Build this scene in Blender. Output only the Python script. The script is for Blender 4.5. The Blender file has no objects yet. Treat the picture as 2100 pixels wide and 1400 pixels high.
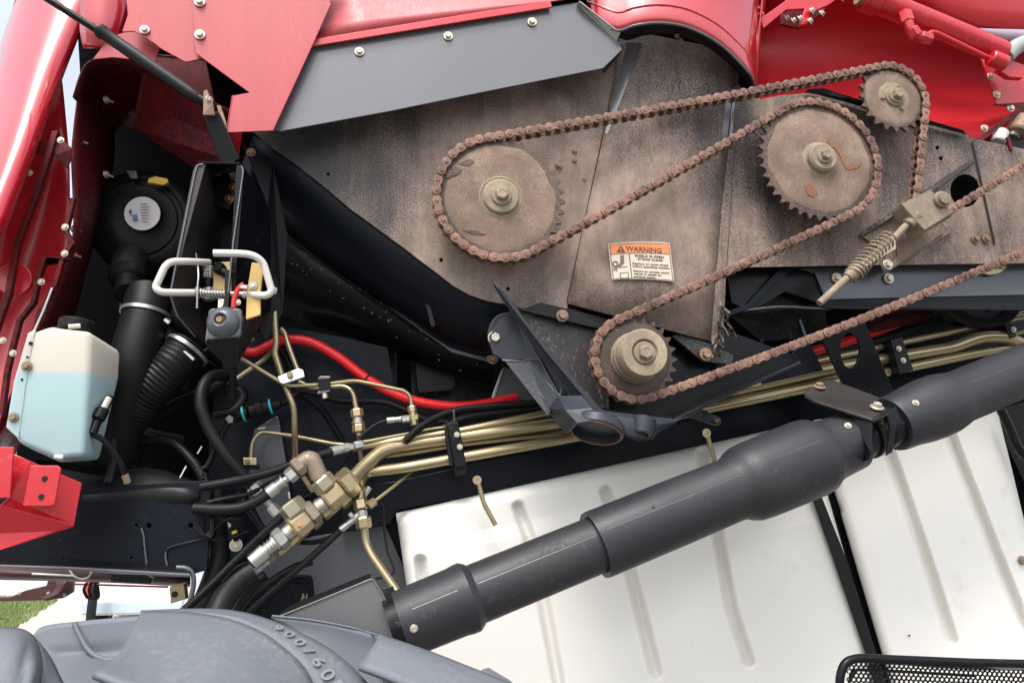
import bpy, bmesh, math, random
from mathutils import Vector, Matrix, noise as mnoise
random.seed(7)
R = math.radians
S = bpy.context.scene
COL = S.collection
# ---------------------------------------------------------------- camera, sky, sun, exposure
YAW, PITCH = R(9.0), R(12.0)
FPX = 1500.0                                    # focal length in photo pixels (2100 wide)
CAM = Vector((0.0, -2.0, 2.6))
FWD = Vector((math.sin(YAW)*math.cos(PITCH), math.cos(YAW)*math.cos(PITCH), math.sin(PITCH)))
RGT = Vector((math.cos(YAW), -math.sin(YAW), 0))
UPV = RGT.cross(FWD)
cd = bpy.data.cameras.new('camera'); cam = bpy.data.objects.new('camera', cd); COL.objects.link(cam)
cd.sensor_width = 36; cd.lens = 36*FPX/2100; cd.clip_start = 0.05; cd.clip_end = 3000
cam.matrix_world = Matrix(((RGT.x, UPV.x, -FWD.x, CAM.x), (RGT.y, UPV.y, -FWD.y, CAM.y), (RGT.z, UPV.z, -FWD.z, CAM.z), (0, 0, 0, 1)))
S.camera = cam
w = bpy.data.worlds.new("World"); S.world = w; w.use_nodes = True
nt = w.node_tree; bg = nt.nodes['Background']
sky = nt.nodes.new('ShaderNodeTexSky'); sky.sky_type = 'NISHITA'; sky.sun_disc = False
SUN_EL, SUN_AZ = R(60), R(205)                  # azimuth clockwise from +Y: behind the camera, to its left
sky.sun_elevation = SUN_EL; sky.sun_rotation = SUN_AZ
sky.dust_density = 4.0; sky.air_density = 1.0; sky.ozone_density = 1.0
hs = nt.nodes.new('ShaderNodeHueSaturation'); hs.inputs['Saturation'].default_value = 0.4
nt.links.new(sky.outputs[0], hs.inputs['Color']); nt.links.new(hs.outputs[0], bg.inputs['Color'])
bg.inputs['Strength'].default_value = 0.15
sd = bpy.data.lights.new('sun', 'SUN'); sd.energy = 0.9; sd.angle = R(18); sd.color = (1, 0.96, 0.9)
so = bpy.data.objects.new('sun', sd); COL.objects.link(so)
sdir = Vector((math.sin(SUN_AZ)*math.cos(SUN_EL), math.cos(SUN_AZ)*math.cos(SUN_EL), math.sin(SUN_EL)))
so.rotation_euler = sdir.to_track_quat('Z', 'Y').to_euler(); so.location = (0, -6, 8)
S.view_settings.view_transform = 'Standard'; S.view_settings.look = 'None'
S.view_settings.exposure = 1.18; S.view_settings.gamma = 1.0

# ---------------------------------------------------------------- pixel <-> world helpers
def W(px, py, Y=0.0):
    d = FWD + RGT*((px-1050)/FPX) + UPV*((700-py)/FPX)
    return CAM + d*((Y-CAM.y)/d.y)
def W3(p): return W(p[0], p[1], p[2] if len(p) > 2 else 0.0)
def mpp(p):                                     # metres per pixel at a world point
    return (p-CAM).dot(FWD)/FPX
def WP(px, py, o, n):                           # pixel on any plane
    d = FWD + RGT*((px-1050)/FPX) + UPV*((700-py)/FPX)
    return CAM + d*((o-CAM).dot(n)/d.dot(n))
ABS = {}
def reg(o, c, parent):
    ABS[o.name] = Vector(c)
    if parent is not None:
        o.parent = parent; o.location = Vector(c)-ABS[parent.name]
    else: o.location = c
def tag(o, label=None, cat=None, group=None, kind=None):
    if label: o['label'] = label
    if cat: o['category'] = cat
    if group: o['group'] = group
    if kind: o['kind'] = kind
    return o
def thing(name, loc, label, cat, group=None):
    o = bpy.data.objects.new(name, None); COL.objects.link(o); o.empty_display_size = 0.03
    reg(o, loc, None); return tag(o, label, cat, group)
def mobj(name, verts, faces, m, parent=None, smooth=False, bevel=0, segs=2, angle=40, mats=None, fm=None):
    me = bpy.data.meshes.new(name)
    c = Vector((0, 0, 0))
    for v in verts: c += Vector(v)
    c /= max(1, len(verts))
    me.from_pydata([tuple(Vector(v)-c) for v in verts], [], faces); me.update()
    bm = bmesh.new(); bm.from_mesh(me); bmesh.ops.recalc_face_normals(bm, faces=bm.faces); bm.to_mesh(me); bm.free()
    return fin(name, me, c, m, parent, smooth, bevel, segs, angle)
def fin(name, me, c, m, parent, smooth, bevel=0, segs=2, angle=40):
    if m: me.materials.append(m)
    if smooth is True: me.polygons.foreach_set('use_smooth', [True]*len(me.polygons))
    o = bpy.data.objects.new(name, me); COL.objects.link(o); reg(o, c, parent)
    if smooth == 'angle':
        me.polygons.foreach_set('use_smooth', [True]*len(me.polygons)); me.set_sharp_from_angle(angle=R(angle))
    if bevel:
        b = o.modifiers.new('bevel', 'BEVEL'); b.width = bevel; b.segments = segs; b.limit_method = 'ANGLE'; b.angle_limit = R(35)
    return o

# sheet metal: polygon of (px,py[,Y]) with holes, front at Y, thickness away from the camera
def roundpoly(p, r):
    if r <= 0: return p
    out = []; n = len(p)
    for i in range(n):
        a, b, c = Vector(p[i-1]), Vector(p[i]), Vector(p[(i+1) % n])
        u, v = (a-b), (c-b); k = min(r, u.length*.45, v.length*.45)
        s, e = b+u.normalized()*k, b+v.normalized()*k
        for t in (0, .25, .5, .75, 1): out.append(tuple((1-t)**2*s+2*t*(1-t)*b+t*t*e))
    return out
def plate(name, poly, Y, th, m, parent=None, holes=(), rnd=0, bev=0.0012, plane=None):
    """flat sheet in the plane y=Y (or plane=(origin,normal)); holes as (px,py,rx,ry)"""
    if plane: o, n = plane; n = n.normalized()
    else: o, n = Vector((0, Y, 0)), Vector((0, 1, 0))
    if n.y < 0: n = -n
    ux = Vector((0, 0, 1)).cross(n)*-1
    if ux.length < .1: ux = Vector((1, 0, 0))
    ux.normalize(); uz = ux.cross(n)*1.0
    if uz.z < 0: uz = -uz
    loops = [roundpoly([tuple(p[:2]) for p in poly], rnd)]
    for h in holes:
        loops.append([(h[0]+h[2]*math.cos(t*math.tau/20), h[1]+h[3]*math.sin(t*math.tau/20)) for t in range(20)])
    w0 = [[WP(p[0], p[1], o, n) for p in L] for L in loops]
    c = sum(w0[0], Vector())/len(w0[0])
    cu = bpy.data.curves.new('t', 'CURVE'); cu.dimensions = '2D'; cu.fill_mode = 'BOTH'
    cu.extrude = max(th/2-bev, 0.0001); cu.bevel_depth = bev; cu.bevel_resolution = 1; cu.offset = -bev
    for L in w0:
        s = cu.splines.new('POLY'); s.points.add(len(L)-1); s.use_cyclic_u = True
        for q, p in zip(s.points, L):
            d = p-c; q.co = (d.dot(ux), d.dot(uz), 0, 1)
    t = bpy.data.objects.new('t', cu); COL.objects.link(t)
    dg = bpy.context.evaluated_depsgraph_get(); me = bpy.data.meshes.new_from_object(t.evaluated_get(dg))
    bpy.data.objects.remove(t); bpy.data.curves.remove(cu)
    M = Matrix((ux, uz, n)).transposed().to_4x4()
    me.transform(M); me.transform(Matrix.Translation(n*th/2))
    me.materials.clear(); me.name = name
    return fin(name, me, c, m, parent, False)
def sheet(name, pts, th, m, parent=None, bevel=0.0015, smooth=False):
    """any polygon of (px,py,Y), thickened"""
    P = [W3(p) for p in pts]; n = Vector((0, 0, 0))
    for i in range(len(P)): n += P[i].cross(P[(i+1) % len(P)])
    n.normalize()
    if n.dot(P[0]-CAM) < 0: n = -n
    k = len(P); V = P+[p+n*th for p in P]
    F = [list(range(k)), list(range(2*k-1, k-1, -1))]+[[i, (i+1) % k, k+(i+1) % k, k+i] for i in range(k)]
    return mobj(name, V, F, m, parent, smooth, bevel)
def loft(name, rows, m, parent=None, th=0.003, smooth=True, sub=1, bevel=0):
    """surface through rows of (px,py,Y); th solidify"""
    rows = [[W3(p) for p in r] for r in rows]
    if sub > 1:
        rows = [cr(r, sub) for r in rows]
        cols = [cr([r[j] for r in rows], sub) for j in range(len(rows[0]))]
        rows = [[c[i] for c in cols] for i in range(len(cols[0]))]
    n = len(rows[0]); V = [p for r in rows for p in r]
    F = [[i*n+j, i*n+j+1, (i+1)*n+j+1, (i+1)*n+j] for i in range(len(rows)-1) for j in range(n-1)]
    o = mobj(name, V, F, m, parent, smooth)
    if th:
        s = o.modifiers.new('solid', 'SOLIDIFY'); s.thickness = th; s.offset = 0
    if bevel:
        b = o.modifiers.new('bevel', 'BEVEL'); b.width = bevel; b.segments = 2; b.limit_method = 'ANGLE'; b.angle_limit = R(50)
    return o
def cr(P, k):                                    # Catmull-Rom resample
    if len(P) < 2: return P
    if len(P) == 2: return [P[0].lerp(P[1], t/k) for t in range(k+1)]
    Q = [P[0]*2-P[1]]+list(P)+[P[-1]*2-P[-2]]; out = []
    for i in range(1, len(Q)-2):
        a, b, c, d = Q[i-1], Q[i], Q[i+1], Q[i+2]
        for j in range(k):
            t = j/k
            out.append(.5*((2*b)+(c-a)*t+(2*a-5*b+4*c-d)*t*t+(3*b-a-3*c+d)*t**3))
    out.append(Q[-2]); return out
def fillet(P, r, k=5):                           # straight runs with round bends
    if len(P) < 3: return P
    out = [P[0]]
    for i in range(1, len(P)-1):
        a, b, c = P[i-1], P[i], P[i+1]; u, v = a-b, c-b
        q = min(r, u.length*.48, v.length*.48); s, e = b+u.normalized()*q, b+v.normalized()*q
        for t in range(k+1):
            t /= k; out.append((1-t)**2*s+2*t*(1-t)*b+t*t*e)
    out.append(P[-1]); return out
def arclen(P, step):
    out = [P[0]]; acc = 0; tot = sum((P[i+1]-P[i]).length for i in range(len(P)-1))
    n = max(2, int(tot/step)); step = tot/n; nxt = step
    for i in range(len(P)-1):
        L = (P[i+1]-P[i]).length
        while acc+L >= nxt-1e-9 and len(out) <= n:
            out.append(P[i].lerp(P[i+1], (nxt-acc)/L)); nxt += step
        acc += L
    return out
def sweep(name, P, rad, m, parent=None, seg=12, caps=True, smooth=True, mat_parent=None):
    """tube along world points; rad number or list"""
    n = len(P); rr = rad if isinstance(rad, (list, tuple)) else [rad]*n
    V, F = [], []; T = []
    for i in range(n):
        t = (P[min(i+1, n-1)]-P[max(i-1, 0)])
        T.append(t.normalized() if t.length > 1e-9 else Vector((0, 0, 1)))
    up = Vector((0, 0, 1)) if abs(T[0].z) < .9 else Vector((1, 0, 0)); u = T[0].cross(up).normalized()
    for i in range(n):
        if i: 
            u = (u-T[i]*u.dot(T[i]))
            u.normalize()
        v = T[i].cross(u)
        for j in range(seg):
            a = j*math.tau/seg; V.append(P[i]+(u*math.cos(a)+v*math.sin(a))*rr[i])
    for i in range(n-1):
        for j in range(seg): F.append([i*seg+j, i*seg+(j+1) % seg, (i+1)*seg+(j+1) % seg, (i+1)*seg+j])
    if caps: F.append(list(range(seg-1, -1, -1))); F.append([(n-1)*seg+j for j in range(seg)])
    return mobj(name, V, F, m, parent, 'angle' if smooth else False, angle=50)
from mathutils.bvhtree import BVHTree
def onto(o):
    me = o.data; off = ABS[o.name]; bv = BVHTree.FromPolygons([v.co+off for v in me.vertices], [list(p.vertices) for p in me.polygons])
    def f(px, py, lift=.003):
        d = (FWD+RGT*((px-1050)/FPX)+UPV*((700-py)/FPX)).normalized(); h, n, i, t = bv.ray_cast(CAM, d)
        if h is None: return None, None
        if n.dot(d) > 0: n = -n
        return h+n*lift, n
    return f
def patch(name, f, quad, nu, nv, m, parent, lift=.0025):
    """thin patch of px quad (TL,TR,BR,BL) laid on a surface"""
    V, F = [], []
    for j in range(nv+1):
        for i in range(nu+1):
            u, v = i/nu, j/nv; a = [quad[0][k]*(1-u)+quad[1][k]*u for k in (0, 1)]; b = [quad[3][k]*(1-u)+quad[2][k]*u for k in (0, 1)]
            p, n = f(a[0]*(1-v)+b[0]*v, a[1]*(1-v)+b[1]*v, lift)
            if p is None: return None
            V.append(p)
    for j in range(nv):
        for i in range(nu): F.append([j*(nu+1)+i, j*(nu+1)+i+1, (j+1)*(nu+1)+i+1, (j+1)*(nu+1)+i])
    return mobj(name, V, F, m, parent, True)
def pipe(name, pts, rpx, m, parent=None, bend=0.04, seg=12, curve=False, k=8):
    P = [W3(p) for p in pts]; r = rpx*mpp(P[len(P)//2])
    P = cr(P, k) if curve else fillet(P, bend)
    return sweep(name, P, r, m, parent, seg)
def conduit(name, pts, rpx, m, parent=None, pitch=0.006, depth=.13, seg=10):
    P = cr([W3(p) for p in pts], 10); r = rpx*mpp(P[len(P)//2]); P = arclen(P, pitch/4)
    rr = [r*(1-depth*(1 if i % 4 in (0, 3) else 0)) for i in range(len(P))]
    return sweep(name, P, rr, m, parent, seg)
def lathe(name, prof, c, ax, m, parent=None, seg=32, smooth='angle', angle=35, cap=True):
    """prof: (radius, height) in metres along ax from c"""
    ax = ax.normalized(); up = Vector((0, 0, 1)) if abs(ax.z) < .9 else Vector((1, 0, 0))
    u = ax.cross(up).normalized(); v = ax.cross(u); V, F = [], []
    for r, h in prof:
        for j in range(seg):
            a = (j+.5)*math.tau/seg; V.append(c+ax*h+(u*math.cos(a)+v*math.sin(a))*max(r, 1e-5))
    for i in range(len(prof)-1):
        for j in range(seg): F.append([i*seg+j, i*seg+(j+1) % seg, (i+1)*seg+(j+1) % seg, (i+1)*seg+j])
    if cap: F.append(list(range(seg))); F.append([(len(prof)-1)*seg+j for j in range(seg)])
    return mobj(name, V, F, m, parent, smooth, angle=angle)
FRONT = Vector((0, -1, 0))
def nut(name, a, b, rpx, m, parent=None, seg=6):
    """hex (or round) body between two (px,py,Y) points"""
    A, B = W3(a), W3(b); r = rpx*mpp(A); L = (B-A).length; c = min(r*.18, L*.2)
    return lathe(name, [(r*.86, 0), (r, c), (r, L-c), (r*.86, L)], A, B-A, m, parent, seg, smooth=(seg > 8 and 'angle'))
def ferrule(name, a, b, rpx, m, parent=None, rings=2):
    A, B = W3(a), W3(b); r = rpx*mpp(A); L = (B-A).length; pr = [(r*.8, 0), (r, .03*L)]
    for i in range(rings):
        t = .55+.35*i/rings; pr += [(r, t*L), (r*.78, (t+.02)*L), (r*.78, (t+.09)*L), (r, (t+.11)*L)]
    pr += [(r, .97*L), (r*.8, L)]
    return lathe(name, pr, A, B-A, m, parent, 16)
# ---------------------------------------------------------------- materials
MATS = {}
def mat(name, col, rough=.5, metal=0, coat=0, dust=0, dustcol=(.26, .19, .145), fine=220, big=4.0, var=.12, bump=.15, rvar=.12,
        scratch=0, spec=.5, sss=0, trans=0, stretch=(1, 1, 1), bscale=400, coatrough=.08, spots=(), lo=.32, hi=.50, streak=0):
    m = bpy.data.materials.new(name); m.use_nodes = True; n = m.node_tree.nodes; l = m.node_tree.links
    b = n['Principled BSDF']; MATS[name] = m
    geo = n.new('ShaderNodeNewGeometry'); mp = n.new('ShaderNodeMapping'); mp.inputs['Scale'].default_value = stretch
    l.new(geo.outputs['Position'], mp.inputs['Vector'])
    def noi(sc, det=4, ro=.55):
        t = n.new('ShaderNodeTexNoise'); t.inputs['Scale'].default_value = sc; t.inputs['Detail'].default_value = det
        t.inputs['Roughness'].default_value = ro; l.new(mp.outputs[0], t.inputs['Vector']); return t.outputs['Fac']
    def ma(op, a, c=0.0, clamp=False):
        t = n.new('ShaderNodeMath'); t.operation = op; t.use_clamp = clamp
        for i, x in enumerate((a, c)):
            if isinstance(x, (int, float)): t.inputs[i].default_value = x
            else: l.new(x, t.inputs[i])
        return t.outputs[0]
    def mix(f, a, c):
        t = n.new('ShaderNodeMix'); t.data_type = 'RGBA'
        for s, x in ((t.inputs[0], f), (t.inputs[6], a), (t.inputs[7], c)):
            if isinstance(x, (int, float)): s.default_value = x
            elif isinstance(x, tuple): s.default_value = (*x, 1)
            else: l.new(x, s)
        return t.outputs[2]
    def ramp(f, lo, hi):
        t = n.new('ShaderNodeMapRange'); t.interpolation_type = 'SMOOTHSTEP'; l.new(f, t.inputs[0])
        t.inputs[1].default_value = lo; t.inputs[2].default_value = hi; return t.outputs[0]
    L = noi(big); Fn = noi(fine, 3, .6)
    k1 = tuple(c*(1-var) for c in col); k2 = tuple(min(1, c*(1+var)+.002) for c in col)
    c = mix(L, k1, k2); ro = ma('ADD', rough-rvar/2, ma('MULTIPLY', L, rvar))
    if dust:
        v = ma('ADD', ma('ADD', ma('MULTIPLY', Fn, .95), ma('MULTIPLY', L, .75)), dust-1.0)
        for (sx, sy, sr, sa) in spots:
            vm = n.new('ShaderNodeVectorMath'); vm.operation = 'DISTANCE'; l.new(geo.outputs['Position'], vm.inputs[0])
            pc = W(sx, sy, 0); vm.inputs[1].default_value = tuple(pc)
            v = ma('ADD', v, ma('MULTIPLY', ma('SUBTRACT', 1.0, ramp(vm.outputs['Value'], .25*sr*mpp(pc), sr*mpp(pc))), sa))
        if streak:
            m2 = n.new('ShaderNodeMapping'); m2.inputs['Scale'].default_value = (60, 60, 2.2); l.new(geo.outputs['Position'], m2.inputs['Vector'])
            t2 = n.new('ShaderNodeTexNoise'); t2.inputs['Scale'].default_value = 1; t2.inputs['Detail'].default_value = 3; l.new(m2.outputs[0], t2.inputs['Vector'])
            v = ma('ADD', v, ma('MULTIPLY', ma('SUBTRACT', t2.outputs['Fac'], .5), streak))
        f = ramp(v, lo, hi)
        dv = ramp(noi(13, 8, .68), .3, .7); dc = mix(dv, tuple(x*.66 for x in dustcol), tuple(min(1, x*1.18) for x in dustcol))
        c = mix(f, c, dc); ro = ma('ADD', ro, ma('MULTIPLY', f, .35), True)
    if scratch:
        sc = noi(fine*.35, 2); sf = ma('MULTIPLY', ramp(sc, .66, .70), scratch); c = mix(sf, c, tuple(min(1, x*2.5+.12) for x in col))
    l.new(c, b.inputs['Base Color']); l.new(ro, b.inputs['Roughness'])
    b.inputs['Metallic'].default_value = metal; b.inputs['Coat Weight'].default_value = coat; b.inputs['Coat Roughness'].default_value = coatrough
    b.inputs['Specular IOR Level'].default_value = spec
    if sss: b.inputs['Subsurface Weight'].default_value = sss; b.inputs['Subsurface Radius'].default_value = (.03, .03, .03); b.inputs['Subsurface Scale'].default_value = 1
    if trans: b.inputs['Transmission Weight'].default_value = trans
    if bump:
        bn = noi(bscale, 4, .6); bp = n.new('ShaderNodeBump'); bp.inputs['Strength'].default_value = bump; bp.inputs['Distance'].default_value = .002
        l.new(bn, bp.inputs['Height']); l.new(bp.outputs[0], b.inputs['Normal'])
    m['_'] = 1
    return m
RED = (.56, .012, .022)
red = mat('red_paint', (.50, .012, .022), .33, coat=.4, var=.08, bump=.03, dust=.30, dustcol=(.38, .08, .08), fine=120, lo=.15, hi=.8, streak=.2, coatrough=.15, scratch=.15)
red_d = mat('dusty_sheen_red_paint', (.42, .022, .032), .42, coat=.3, spec=.6, dust=.42, dustcol=(.44, .09, .10), fine=260, bump=.04, stretch=(1, 1, .12), coatrough=.25, lo=.1, hi=.7)  # pink of the dust also stands in for sky reflected in the paint
red_in = mat('grimy_shaded_red_paint', (.17, .005, .009), .42, dust=.56, dustcol=(.018, .008, .008), bump=.05, fine=60, lo=.12, hi=.75, spec=.3)  # grime, with the shade inside the fender put into its dark colours
darkbrown = mat('dark_brown_paint', (.06, .018, .016), .5, dust=.3, dustcol=(.03, .02, .018), bump=.1)
matb = mat('matt_black_paint', (.003, .003, .004), .85, dust=.2, dustcol=(.008, .007, .007), bump=.05, spec=.03)
redt = mat('trough_red_paint', (.40, .006, .012), .42, coat=.0, var=.08, bump=.02, spec=.35)
redg = mat('glossy_red_paint', (.50, .012, .022), .22, coat=1, var=.05, bump=.01, spec=.8, coatrough=.05, dust=.22, dustcol=(.45, .10, .10), fine=150, streak=.3, lo=.2, hi=.8)
footm = mat('brown_black_plate', (.02, .018, .017), .45, dust=.45, dustcol=(.058, .046, .038), bump=.12)
panelg = mat('grey_blue_panel', (.085, .088, .10), .4, coat=.1, dust=.2, dustcol=(.07, .065, .06), bump=.05, scratch=.1)
blk = mat('black_paint', (.005, .0055, .007), .32, coat=.04, scratch=.2, bump=.03, spec=.18)
blkd = mat('dusty_black_paint', (.009, .009, .010), .42, dust=.30, dustcol=(.05, .042, .037), bump=.08, spec=.25)
navy = mat('blue_black_paint', (.005, .007, .012), .36, coat=.02, scratch=.1, bump=.04, var=.25, spec=.14)
rub = mat('black_rubber', (.008, .008, .009), .5, dust=.18, dustcol=(.035, .032, .03), bump=.1, spec=.25)
cond = mat('conduit_plastic', (.005, .005, .006), .42, bump=.02, spec=.2)
guard = mat('grey_guard_plastic', (.022, .0225, .027), .45, dust=.36, dustcol=(.046, .040, .036), spec=.38, scratch=.12, fine=160, lo=.2, hi=.7, streak=.0, bump=.06, var=.1)
gold = mat('yellow_zinc', (.42, .345, .205), .34, metal=.85, dust=.26, dustcol=(.20, .16, .11), var=.1, bump=.03)
brass = mat('brass_fitting', (.50, .40, .24), .38, metal=.7, dust=.25, dustcol=(.32, .27, .2), bump=.08)
zinc = mat('silver_zinc', (.50, .50, .475), .36, metal=.75, dust=.2, dustcol=(.35, .32, .28), bump=.05)
shield = mat('grey_shield_paint', (.15, .15, .158), .26, metal=.25, coat=.25, dust=.17, dustcol=(.25, .21, .19), fine=160, bump=.02, var=.08, stretch=(1, 1, .3), coatrough=.2)
SPOTS = ((690, 320, 330, -.20), (600, 330, 200, -.06), (1420, 170, 190, -.12), (1560, 330, 130, -.15), (1180, 190, 120, -.09), (1000, 420, 300, .16), (1330, 520, 260, .16), (1250, 400, 160, .14), (1680, 470, 120, -.06), (1900, 300, 200, -.06), (1330, 600, 90, -.10), (2050, 450, 160, .08))
grime = mat('grimy_plate', (.032, .031, .033), .42, dust=.67, streak=.17, dustcol=(.32, .24, .195), fine=300, big=5, bump=.35, bscale=320, stretch=(1, 1, .6), spots=SPOTS, lo=.24, hi=.74, rvar=.15, spec=.25)
grimed = mat('speckled_plate', (.028, .025, .025), .45, dust=.43, dustcol=(.26, .20, .165), fine=170, big=3.5, bump=.35, bscale=320, stretch=(1, 1, .4))
dusty = mat('caked_dust', (.13, .085, .06), .8, dust=.60, dustcol=(.29, .208, .162), lo=.12, hi=.72, fine=260, big=8, bump=.6, bscale=240)
hubm = mat('dusty_hub', (.18, .145, .10), .6, dust=.62, dustcol=(.35, .28, .195), lo=.15, hi=.7, fine=200, big=9, bump=.35)
chainm = mat('rusty_chain', (.055, .026, .02), .42, metal=.35, dust=.58, dustcol=(.31, .18, .135), lo=.15, hi=.6, fine=320, big=14, bump=.5, bscale=300)
rollm = mat('oily_roller', (.07, .045, .038), .4, metal=.4, dust=.45, dustcol=(.22, .14, .11), fine=300, bump=.3)
toothm = mat('greasy_tooth', (.045, .03, .024), .5, metal=.2, dust=.5, dustcol=(.20, .13, .10), lo=.2, hi=.6, fine=260, bump=.35)
rust = mat('rust', (.20, .075, .035), .7, dust=.5, dustcol=(.28, .16, .1), fine=200, bump=.4)
tankw = mat('white_tank_plastic', (.76, .745, .70), .42, sss=.15, dust=.24, dustcol=(.64, .60, .52), fine=14, big=2.2, streak=.3, lo=.2, hi=.8, bump=.03, var=.03)
rubg = mat('tyre_rubber', (.115, .130, .155), .6, dust=.40, dustcol=(.17, .17, .17), fine=90, lo=.2, hi=.7, big=5, bump=.25, bscale=180)
yel = mat('yellow_paint', (.62, .42, .13), .35, dust=.2, dustcol=(.5, .4, .2), bump=.04)
yelc = mat('yellow_clip', (.75, .50, .02), .4, bump=0)
redh = mat('red_hose', (.72, .015, .018), .33, bump=.03, var=.04)
redcap = mat('red_handle', (.5, .02, .02), .5, dust=.2)
white = mat('white_handle_paint', (.62, .59, .54), .38, dust=.22, dustcol=(.40, .34, .27), bump=.05)
labelm = mat('paper_label', (.82, .79, .78), .55, bump=0, var=.03)
labelc = mat('worn_label_paper', (.60, .52, .43), .6, dust=.15, dustcol=(.5, .4, .32), bump=0, fine=120, big=30)
orange = mat('orange_print', (.72, .22, .07), .5, dust=.12, dustcol=(.6, .35, .25), bump=0, big=30)
ink = mat('dark_print', (.07, .05, .04), .6, bump=0)
inkl = mat('faded_print', (.16, .125, .10), .6, bump=0)
blueink = mat('blue_print', (.12, .25, .42), .6, bump=0)
cyan = mat('cyan_ring', (.02, .42, .52), .4, bump=0)
buff = mat('grey_buffer', (.075, .08, .095), .35, coat=.2, bump=.04)
cream = mat('dusty_cream_metal', (.16, .13, .095), .55, metal=.2, dust=.60, lo=.15, hi=.75, dustcol=(.36, .285, .205), fine=200, bump=.25)
boltm = mat('zinc_bolt', (.58, .52, .42), .38, metal=.65, dust=.25, dustcol=(.4, .33, .25), bump=.08)
boltr = mat('dirty_bolt', (.30, .20, .13), .5, metal=.4, dust=.55, dustcol=(.30, .22, .16), bump=.2)
darkhole = mat('hole_black', (.006, .006, .007), .7, bump=0)  # near black for discs and lines drawn as dark holes and seams
# ---------------------------------------------------------------- bolts (shared meshes)
def bolt_mesh():
    V, F = [], []
    def ring(r, h, n, off=0): 
        s = len(V)
        for j in range(24):
            a = j*math.tau/24
            if n == 6:
                k = math.cos(math.pi/6)/math.cos((a % (math.pi/3))-math.pi/6); rr = r*k
            else: rr = r
            V.append((rr*math.cos(a), -h, rr*math.sin(a)))
        return s
    pr = [(1, 0, 0), (1, .18, 0), (.94, .24, 0), (.66, .24, 6), (.66, .70, 6), (.58, .80, 6), (.30, .80, 0), (.26, .76, 0)]
    ss = [ring(*p) for p in pr]
    for a, b in zip(ss, ss[1:]):
        for j in range(24): F.append([a+j, a+(j+1) % 24, b+(j+1) % 24, b+j])
    F.append([ss[-1]+j for j in range(24)])
    me = bpy.data.meshes.new('bolt'); me.from_pydata(V, [], F); me.update()
    bm = bmesh.new(); bm.from_mesh(me); bmesh.ops.recalc_face_normals(bm, faces=bm.faces); bm.to_mesh(me); bm.free()
    return me
BM = {}
def bolt(px, py, Y, rpx, parent, m=None, ax=None, name='bolt'):
    m = m or boltm
    if m.name not in BM:
        me = bolt_mesh(); me.materials.append(m)
        me.polygons.foreach_set('use_smooth', [True]*len(me.polygons)); me.set_sharp_from_angle(angle=R(30)); BM[m.name] = me
    o = bpy.data.objects.new(name, BM[m.name]); COL.objects.link(o); p = W(px, py, Y); s = rpx*mpp(p)
    reg(o, p, parent); o.scale = (s, s, s)
    q = FRONT.rotation_difference(ax.normalized()) if ax is not None else Matrix.Identity(3).to_quaternion()
    o.rotation_euler = (q.to_matrix() @ Matrix.Rotation(random.random()*3, 3, 'Y')).to_euler()
    return o
def text(name, s, px, py, Y, size_px, m, parent, th=0.0004, align='LEFT', shear=0, rot=0, squeeze=1, fit=None):
    cu = bpy.data.curves.new('t', 'FONT'); cu.body = s; cu.align_x = align; cu.extrude = th; cu.shear = shear
    p = W(px, py, Y); cu.size = size_px*mpp(p)*1.38; cu.resolution_u = 2; cu.offset = size_px*mpp(p)*.02
    t = bpy.data.objects.new('t', cu); COL.objects.link(t)
    dg = bpy.context.evaluated_depsgraph_get(); me = bpy.data.meshes.new_from_object(t.evaluated_get(dg))
    bpy.data.objects.remove(t); bpy.data.curves.remove(cu)
    if fit:
        xs_ = [v.co.x for v in me.vertices]; squeeze = fit*mpp(p)/(max(xs_)-min(xs_))
    me.transform(Matrix.Rotation(R(90), 4, 'X') @ Matrix.Rotation(R(rot), 4, 'Z') @ Matrix.Diagonal((squeeze, 1, 1, 1)))
    me.materials.clear(); return fin(name, me, p, m, parent, False)
#==SETTING
# ================================================================ SETTING
yard = mat('dark_gravel_yard', (.15, .145, .13), .9, dust=.3, dustcol=(.2, .18, .15), fine=9, big=1.2, bump=.3, bscale=30)
concrete = mat('pale_yard', (.50, .485, .46), .85, dust=.3, dustcol=(.42, .38, .33), fine=9, big=1.2, bump=.3, bscale=30)
o = mobj('ground', [(-3000, -3000, 0), (3000, -3000, 0), (3000, 3000, 0), (-3000, 3000, 0)], [[0, 1, 2, 3]], yard); tag(o, kind='structure')
o = mobj('pavement', [(-30, 3, .002), (4, 3, .002), (14, 60, .002), (-60, 60, .002)], [[0, 1, 2, 3]], concrete); tag(o, kind='structure')
soil = mat('soil', (.22, .26, .10), .9, bump=.3, bscale=40)
grassm = mat('grass_blade', (.19, .25, .08), .6, var=.5, big=3, bump=0)
g0 = W(-260, 1270, 9)
def ground_pt(px, py):
    d = FWD+RGT*((px-1050)/FPX)+UPV*((700-py)/FPX); t = -CAM.z/d.z; return CAM+d*t
gp = [ground_pt(*q) for q in ((-200, 1330), (20, 1296), (75, 1262), (118, 1232), (60, 1226), (-200, 1226))]
o = mobj('lawn_soil', [p+Vector((0, 0, .004)) for p in gp], [list(range(6))], soil); tag(o, kind='structure')
V, F = [], []
def inpoly(x, y, P):
    c = False
    for i in range(len(P)):
        a, b = P[i-1], P[i]
        if (a.y > y) != (b.y > y) and x < (b.x-a.x)*(y-a.y)/(b.y-a.y)+a.x: c = not c
    return c
xs = [p.x for p in gp]; ys = [p.y for p in gp]; cnt = 0
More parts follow.
